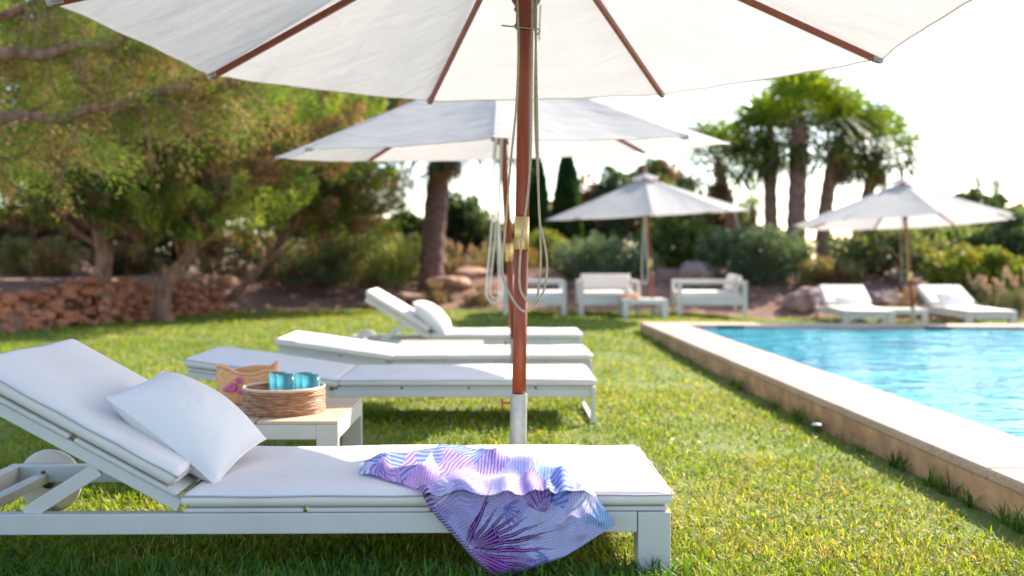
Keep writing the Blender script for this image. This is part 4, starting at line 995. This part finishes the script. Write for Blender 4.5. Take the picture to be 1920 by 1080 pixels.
make_palm(806, 500, 834, 195, 18.5, .37, 1.9, 40, 'shaggy palm behind the second parasol with a thick brown trunk', 6, [(.04, .075, .03), (.055, .10, .03), (.035, .06, .03)])
make_palm(1412, 470, 1412, 395, 26, .2, .5, 14, 'small young palm low between the trunks of the palm group', 9, PP)

# --- cypresses
def make_cypress(px_, top_y, wpx, Y, label, seed):
    base = TB(px_, Y); t = P(px_, top_y, Y) - base; root = empty('cypress_tree', base, label, 'cypress'); n_ = 9000; h = t.z
    r = np.random.default_rng(seed); u = r.random(n_); z = .25 + u * (h - .25); hw = wpx / FPX * Y / 2
    rad = hw * np.clip(np.sin((1 - u) ** .75 * math.pi * .62), 0, 1) * (.80 + .2 * r.random(n_)); a_ = r.uniform(0, 2 * np.pi, n_)
    rad *= 1 + .10 * np.sin(a_ * 5 + z * 4); c = np.stack([rad * np.cos(a_), rad * np.sin(a_), z], 1); d = np.stack([np.cos(a_) * .35, np.sin(a_) * .35, np.ones(n_)], 1) + r.normal(size=(n_, 3)) * .15
    cl = (z * 6).astype(int) * 7 + (a_ * 2).astype(int); leaves('crown', c, d, .16 * r.uniform(.6, 1.3, n_), .06 * r.uniform(.7, 1.3, n_), pal_cols(n_, cl, [(.025, .062, .02), (.035, .08, .022), (.045, .095, .03)]), M['leaf'], root)
    MB().tube([(0, 0, -.1), (0, 0, h * .9)], [.09, .02], 8).build('trunk', M['bark'], root)
make_cypress(1003, 285, 46, 25, 'tall narrow cypress right behind the near parasol pole', 1)
make_cypress(1063, 290, 50, 25.5, 'tall narrow cypress standing free, right of the near parasol pole', 2)

# --- shrubs and trees along the bank
make_shrub(700, 432, 565, 250, 19, OLIVE + YELG[:1], 'broad rounded olive green shrub on the bank above the raised lounger', 41, npl=170, per=110, leafL=.08, leafW=.022, plen=.4, prad=.16, up=1)
make_shrub(570, 452, 570, 230, 18.6, BLUEG + OLIVE[:1] + BROWN[:1], 'wide grey green shrub low on the dark bank behind the leaning trunk', 42, npl=130, per=100, leafL=.08, leafW=.022)
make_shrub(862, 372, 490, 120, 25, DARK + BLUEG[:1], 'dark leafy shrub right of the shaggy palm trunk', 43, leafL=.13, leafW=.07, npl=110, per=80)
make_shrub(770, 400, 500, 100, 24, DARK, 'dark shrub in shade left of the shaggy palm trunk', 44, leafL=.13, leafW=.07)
make_shrub(1130, 458, 565, 215, 19.2, BLUEG, 'blue green rounded shrub behind the armchair that faces the camera', 45, npl=150, per=100, leafL=.08, leafW=.022)
make_shrub(1025, 440, 510, 110, 22, YELG, 'yellow green shrub at the foot of the cypresses', 46)
make_shrub(1268, 398, 520, 150, 22.5, PALE + YELG[:1], 'light green leafy shrub behind the far parasol rope', 47, leafL=.11, leafW=.055, npl=130)
make_shrub(1415, 432, 570, 225, 18.7, BLUEG + DARK[:1], 'dark blue green rounded shrub below the palm group', 48, npl=190, per=100, leafL=.08, leafW=.026, up=.8)
make_shrub(1655, 428, 575, 220, 18.8, OLIVE + DARK, 'olive brown shrub under the far parasol canopy', 49, npl=160, leafL=.09, leafW=.03)
make_shrub(1822, 474, 590, 185, 17.4, YELG, 'bright yellow green rounded shrub behind the right far lounger', 50, npl=150, leafL=.085, leafW=.045)
make_shrub(1790, 428, 540, 200, 20.5, PALE, 'pale green shrub dotted with white blossom at the right', 51, npl=150, flowers=(700, (.8, .76, .72)), leafL=.11, leafW=.05)
make_shrub(1905, 400, 590, 110, 19.5, PALE + BLUEG, 'tall leafy shrub at the right end of the bank', 52, npl=130, leafL=.1, leafW=.05, flowers=(120, (.8, .7, .7)))
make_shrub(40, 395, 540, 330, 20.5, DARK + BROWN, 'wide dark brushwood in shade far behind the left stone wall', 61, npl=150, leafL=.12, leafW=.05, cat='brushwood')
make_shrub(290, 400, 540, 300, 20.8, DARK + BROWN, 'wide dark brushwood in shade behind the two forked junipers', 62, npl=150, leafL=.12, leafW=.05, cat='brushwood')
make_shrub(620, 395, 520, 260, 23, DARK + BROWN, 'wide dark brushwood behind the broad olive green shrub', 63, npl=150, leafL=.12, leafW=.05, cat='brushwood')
make_shrub(70, 455, 520, 190, 17.5, OLIVE + BROWN, 'dry brownish scrub bush behind the left stone wall', 53)
make_shrub(240, 470, 540, 130, 19, DARK + BROWN, 'dark scrub bush in shade between the two juniper trunks', 54)
make_shrub(430, 425, 560, 190, 18.2, DARK + BROWN, 'dark scrub bush beneath the forked juniper', 55)
make_shrub(955, 470, 540, 90, 20.5, YELG + BROWN, 'dry yellowish shrub on the sandy bank behind the poles', 56, leafL=.07)
make_shrub(1560, 500, 580, 110, 18.2, BROWN + OLIVE, 'small dry shrub between the dark rounded shrub and the olive one', 57)
for i, (px_, cy, Y, rx, rz, lab, pl) in enumerate(((1150, 400, 29, 1.5, 1.0, 'dark broadleaf tree behind the cypresses and the far parasol', DARK + BLUEG), (1330, 430, 28, 1.3, .8, 'low dark tree behind the far parasol, left of the palms', DARK), (1235, 370, 31, 1.0, .9, 'leafy tree rising above the top of the far parasol', DARK + OLIVE[:1]), (1080, 430, 30, .9, .8, 'dark tree low between the cypresses', DARK), (1800, 430, 27, 2.0, .7, 'dark tree line clump behind the blossoming shrub', DARK), (930, 455, 30, 1.2, .55, 'dark clump of trees beyond the sandy bank', DARK))):
    b = TB(px_, Y); cz = P(px_, cy, Y); make_tree('broadleaf_tree', b, [b, b.lerp(cz, .5), cz], [(cz, (rx, 1.0, rz), 1)], lab, 'tree', pl, npl=90, per=90, leafL=.17, leafW=.09, plen=.5, prad=.22, r0=.12, seed=60 + i, mat='broad')
def make_conifer(px_, top_y, Y, h, wd, label, seed):
    tp = P(px_, top_y, Y); base = TB(px_, Y); root = empty('pine_tree', base, label, 'tree'); T = tp - base; r = np.random.default_rng(seed); c = []; d = []; cl = []; lb = MB(); k = 0
    lb.tube([(0, 0, 0), tuple(T)], [.12, .015], 8)
    for i in range(16):
        t = i / 16; z = T.z - h * t; L_ = wd * (.06 + t ** .8 * 1.2) * r.uniform(.6, 1.2)
        for j in range(5):
            a_ = r.uniform(0, 6.28); e = Vector((math.cos(a_) * L_, math.sin(a_) * L_, L_ * .25)); o = Vector((T.x, 0, z)); lb.tube([o, o + e], [.02, .006], 5)
            for m_ in range(int(10 + 55 * t)):
                s = r.random(); c.append(tuple(o + e * s + Vector(r.normal(size=3)) * (.015 + .05 * t))); d.append(tuple(e.normalized() + Vector((0, 0, .5)) + Vector(r.normal(size=3)) * .4)); cl.append(k)
            k += 1
    lb.build('trunk', M['bark'], root); n_ = len(c); leaves('crown', np.array(c), np.array(d), .12 * np.ones(n_), .03 * np.ones(n_), pal_cols(n_, np.array(cl), DARK + [(.05, .07, .05)]), M['leaf'], root)
make_conifer(1832, 330, 30, 2.4, .5, 'dark spiky pine behind the far parasol canopy, left of its twin', 1)
make_conifer(1868, 332, 31, 2.4, .55, 'dark spiky pine at the far right, right of its twin', 2)
make_conifer(1914, 385, 29, 1.6, .7, 'short dark pine cut by the right edge of the view', 3)
# --- dry plume grasses at the right and on the bank
def make_plume_grass(px_, by, Y, n_, h, label, seed, col=(.30, .24, .11)):
    x = (px_ - 960) / FPX * Y; base = Vector((x, Y, bankz(x, Y) if Y > yb(x) else lawnz(x, Y))); root = empty('ornamental_grass', base, label, 'grass clump')
    X = RNG.normal(0, .10, n_); Yy = RNG.normal(0, .10, n_); c = np.array([col]) * RNG.uniform(.6, 1.4, (n_, 1)) 
    V, q, t, cc = blades('', X, Yy, np.zeros(n_), h, .014, (.05, .6), c, None)
    link('blades', np_mesh('b', V, q, t, cc), M['dry'], root)
    rr = random.Random(seed); C0 = []; D = []
    for k in range(6):
        a_ = rr.uniform(0, 6.28); b = Vector((rr.gauss(0, .08), rr.gauss(0, .08), 0)); tp = b + Vector((math.cos(a_) * .12, math.sin(a_) * .12, h * rr.uniform(1.1, 1.5)))
        for m_ in range(60): s = rr.random(); C0.append(tuple(b.lerp(tp, .72 + .28 * s) + Vector((rr.gauss(0, .014), rr.gauss(0, .014), 0)))); D.append((rr.gauss(0, .5), rr.gauss(0, .5), 1))
    n2 = len(C0); leaves('seed_head', np.array(C0), np.array(D), .05 * np.ones(n2), .02 * np.ones(n2), np.array([[.50, .40, .30] if col[0] < .25 else [.42, .33, .17]]) * RNG.uniform(.8, 1.2, (n2, 1)), M['dry'], root)
pg = 'dry grass clumps on the bank'
for i, (px_, Y, h, lab) in enumerate(((1868, 15.9, .42, 'feathery grass clump with pink seed heads, directly right of the last far lounger'), (1900, 16.2, .5, 'feathery grass clump with seed heads cut by the right edge'), (1835, 16.4, .4, 'feathery grass clump with seed heads behind the last far lounger foot'),
        (1700, 16.4, .3, 'dry grass clump behind the far parasol base'), (850, 19.5, .5, 'straw coloured grass clump on the bank right of the olive shrub'), (895, 19.8, .45, 'straw coloured grass clump on the bank behind the second parasol rope'), (820, 17.6, .25, 'small dry grass clump at the lawn edge behind the raised lounger'), (905, 17.4, .25, 'small dry grass clump at the lawn edge left of the poles'))):
    make_plume_grass(px_, 0, Y, 260, h, lab, 70 + i, (.30, .24, .11) if i > 2 else (.20, .22, .09))

# ------------------------------------------------------------------ stones
def rock(mb, c, s, seed, n=2):
    import bmesh
    bm = bmesh.new(); bmesh.ops.create_icosphere(bm, subdivisions=n, radius=1)
    rr = random.Random(seed); rx = Matrix.Rotation(rr.uniform(0, 6), 3, 'Z') @ Matrix.Rotation(rr.uniform(-.3, .3), 3, 'X'); vs = []
    for v in bm.verts:
        q = v.co.copy(); k = 1 + .35 * mnoise.noise(q * 1.3 + Vector((seed * 3.1, 0, 0))) + .12 * mnoise.noise(q * 4 + Vector((seed, 5, 0))); q = Vector((math.copysign(abs(q.x) ** .75, q.x), math.copysign(abs(q.y) ** .75, q.y), math.copysign(abs(q.z) ** .75, q.z))) * k
        vs.append(rx @ Vector((q.x * s[0], q.y * s[1], q.z * s[2])) + Vector(c))
    mb.add(vs, [tuple(v.index for v in f.verts) for f in bm.faces]); bm.free()
def make_wall(x0, x1, Y0, Y1, h, label, seed):
    rr = random.Random(seed); mb = MB(); b0 = Vector((x0, Y0, -.1)); n_ = int(math.hypot(x1 - x0, Y1 - Y0) / .12)
    for lay in range(7):
        for k in range(n_ + 1):
            t = (k + rr.uniform(-.3, .3)) / n_; x = x0 + (x1 - x0) * t; y = Y0 + (Y1 - Y0) * t; hh = h * (1 + .15 * math.sin(t * 7 + seed))
            s = rr.uniform(.035, .10); rock(mb, (x + rr.uniform(-.05, .05), y + rr.uniform(-.1, .1) + lay * .03, -.06 + (lay + rr.random()) * hh / 7), (s * 1.25, s, s * rr.uniform(.45, .8)), rr.randrange(9999))
    o = MB(); o.v = [tuple(Vector(v) - b0) for v in mb.v]; o.f = mb.f; w_ = o.build('dry_stone_wall', M['wallstone']); w_.location = b0; tag(w_, label, 'stone wall')
make_wall((-80 - 960) / FPX * 11.6, (272 - 960) / FPX * 14.2, 11.6, 14.2, .56, 'low heaped dry stone wall of reddish brown stones at the left edge of the lawn', 3)
make_wall((318 - 960) / FPX * 15.1, (408 - 960) / FPX * 15.8, 15.1, 15.8, .48, 'short heaped stone wall of reddish stones right of the forked juniper', 6)
for i, (px_, py, w_, h_, Y, mt, lab) in enumerate(((1515, 566, 88, 46, 16.9, 'boulder', 'large reddish grey boulder left of the left far lounger'), (1655, 566, 80, 38, 17.2, 'boulder', 'flat purple grey boulder behind the left far lounger'), (1595, 575, 60, 30, 17.4, 'boulder', 'small boulder hidden behind the far lounger backrest'),
        (840, 530, 90, 30, 18.2, 'paler', 'long sandy rock ledge on the bank right of the olive shrub'), (880, 512, 70, 24, 19, 'paler', 'pale sandy rock behind the rope of the second parasol'), (775, 558, 50, 22, 17.6, 'paler', 'small sandy rock at the foot of the olive shrub'), (905, 560, 60, 26, 17.6, 'paler', 'sandy rock at the lawn edge left of the poles'), (820, 500, 50, 22, 19.6, 'paler', 'small pale rock high on the bank beside the shaggy palm'), (1305, 520, 90, 60, 18.6, 'boulder', 'dark boulder in shade behind the right armchair'), (700, 570, 60, 14, 17.4, 'paler', 'low flat rock in the bare soil behind the raised lounger'))):
    c = P(px_, py, Y); s = (w_ / FPX * Y / 2 * (.85 if mt == 'paler' else 1), .3, h_ / FPX * Y / 2 * (.7 if mt == 'paler' else 1)); mb = MB(); rock(mb, (0, 0, 0), s, 100 + i, 4); o = mb.build('boulder', M[mt], smooth=True); o.location = c; tag(o, lab, 'boulder')
# small stones strewn over the bank
mb = MB(); rr = random.Random(9)
for k in range(420):
    x = rr.uniform(-7, 8); y = yb(x) + rr.uniform(.05, 3.2); s = rr.uniform(.02, .07); rock(mb, (x, y, bankz(x, y)), (s, s, s * .6), k, 1)
tag(mb.build('rubble', M['paler']), 'small loose stones scattered over the bare bank', 'stones', kind='stuff')
# lawn details: valve cover, yellow flowers, fallen leaves
c = G(1531, 803, -.06); o = MB().lathe([(.001, 0), (.024, 0), (.028, .004), (.024, .009), (.001, .016)], 20).build('sprinkler_cap', M['cap'], smooth=True); o.location = (c.x, c.y, -.045); tag(o, 'small white sprinkler cap set in the lawn beside the pool coping', 'sprinkler')
mb = MB(); rr = random.Random(2)
for k in range(110):
    x = rr.uniform(-7, 1); y = yb(x) - rr.uniform(.0, 1.3); z = lawnz(x, y) + .07; mb.lathe([(.001, 0), (.016, .004), (.014, .012), (.001, .014)], 7, (x, y, z)); mb.tube([(x, y, z - .08), (x, y, z)], .003, 4)
tag(mb.build('wildflowers', pm('yellow_petals', (.7, .38, .03), rough=.7)), 'tiny yellow flowers scattered along the far lawn edge', 'flowers', kind='stuff')
n_ = 900; X = RNG.uniform(-2.5, 2.0, n_); Yv = RNG.uniform(2.2, 6.5, n_); ok = X < 1.93 - .0353 * Yv; X = X[ok]; Yv = Yv[ok]; n_ = len(X)
C0 = np.stack([X, Yv, gz(X, Yv) + RNG.uniform(.012, .03, n_)], 1); D = np.stack([RNG.normal(size=n_), RNG.normal(size=n_), RNG.normal(size=n_) * .3], 1)
o = leaves('fallen_leaves', C0, D, .03 * RNG.uniform(.5, 1.3, n_), .008 * RNG.uniform(.6, 1.5, n_), np.array([[.28, .16, .07]]) * RNG.uniform(.5, 1.3, (n_, 1)), M['dry'], None); tag(o, 'small dry leaf bits lying in the lawn', 'leaves', kind='stuff')
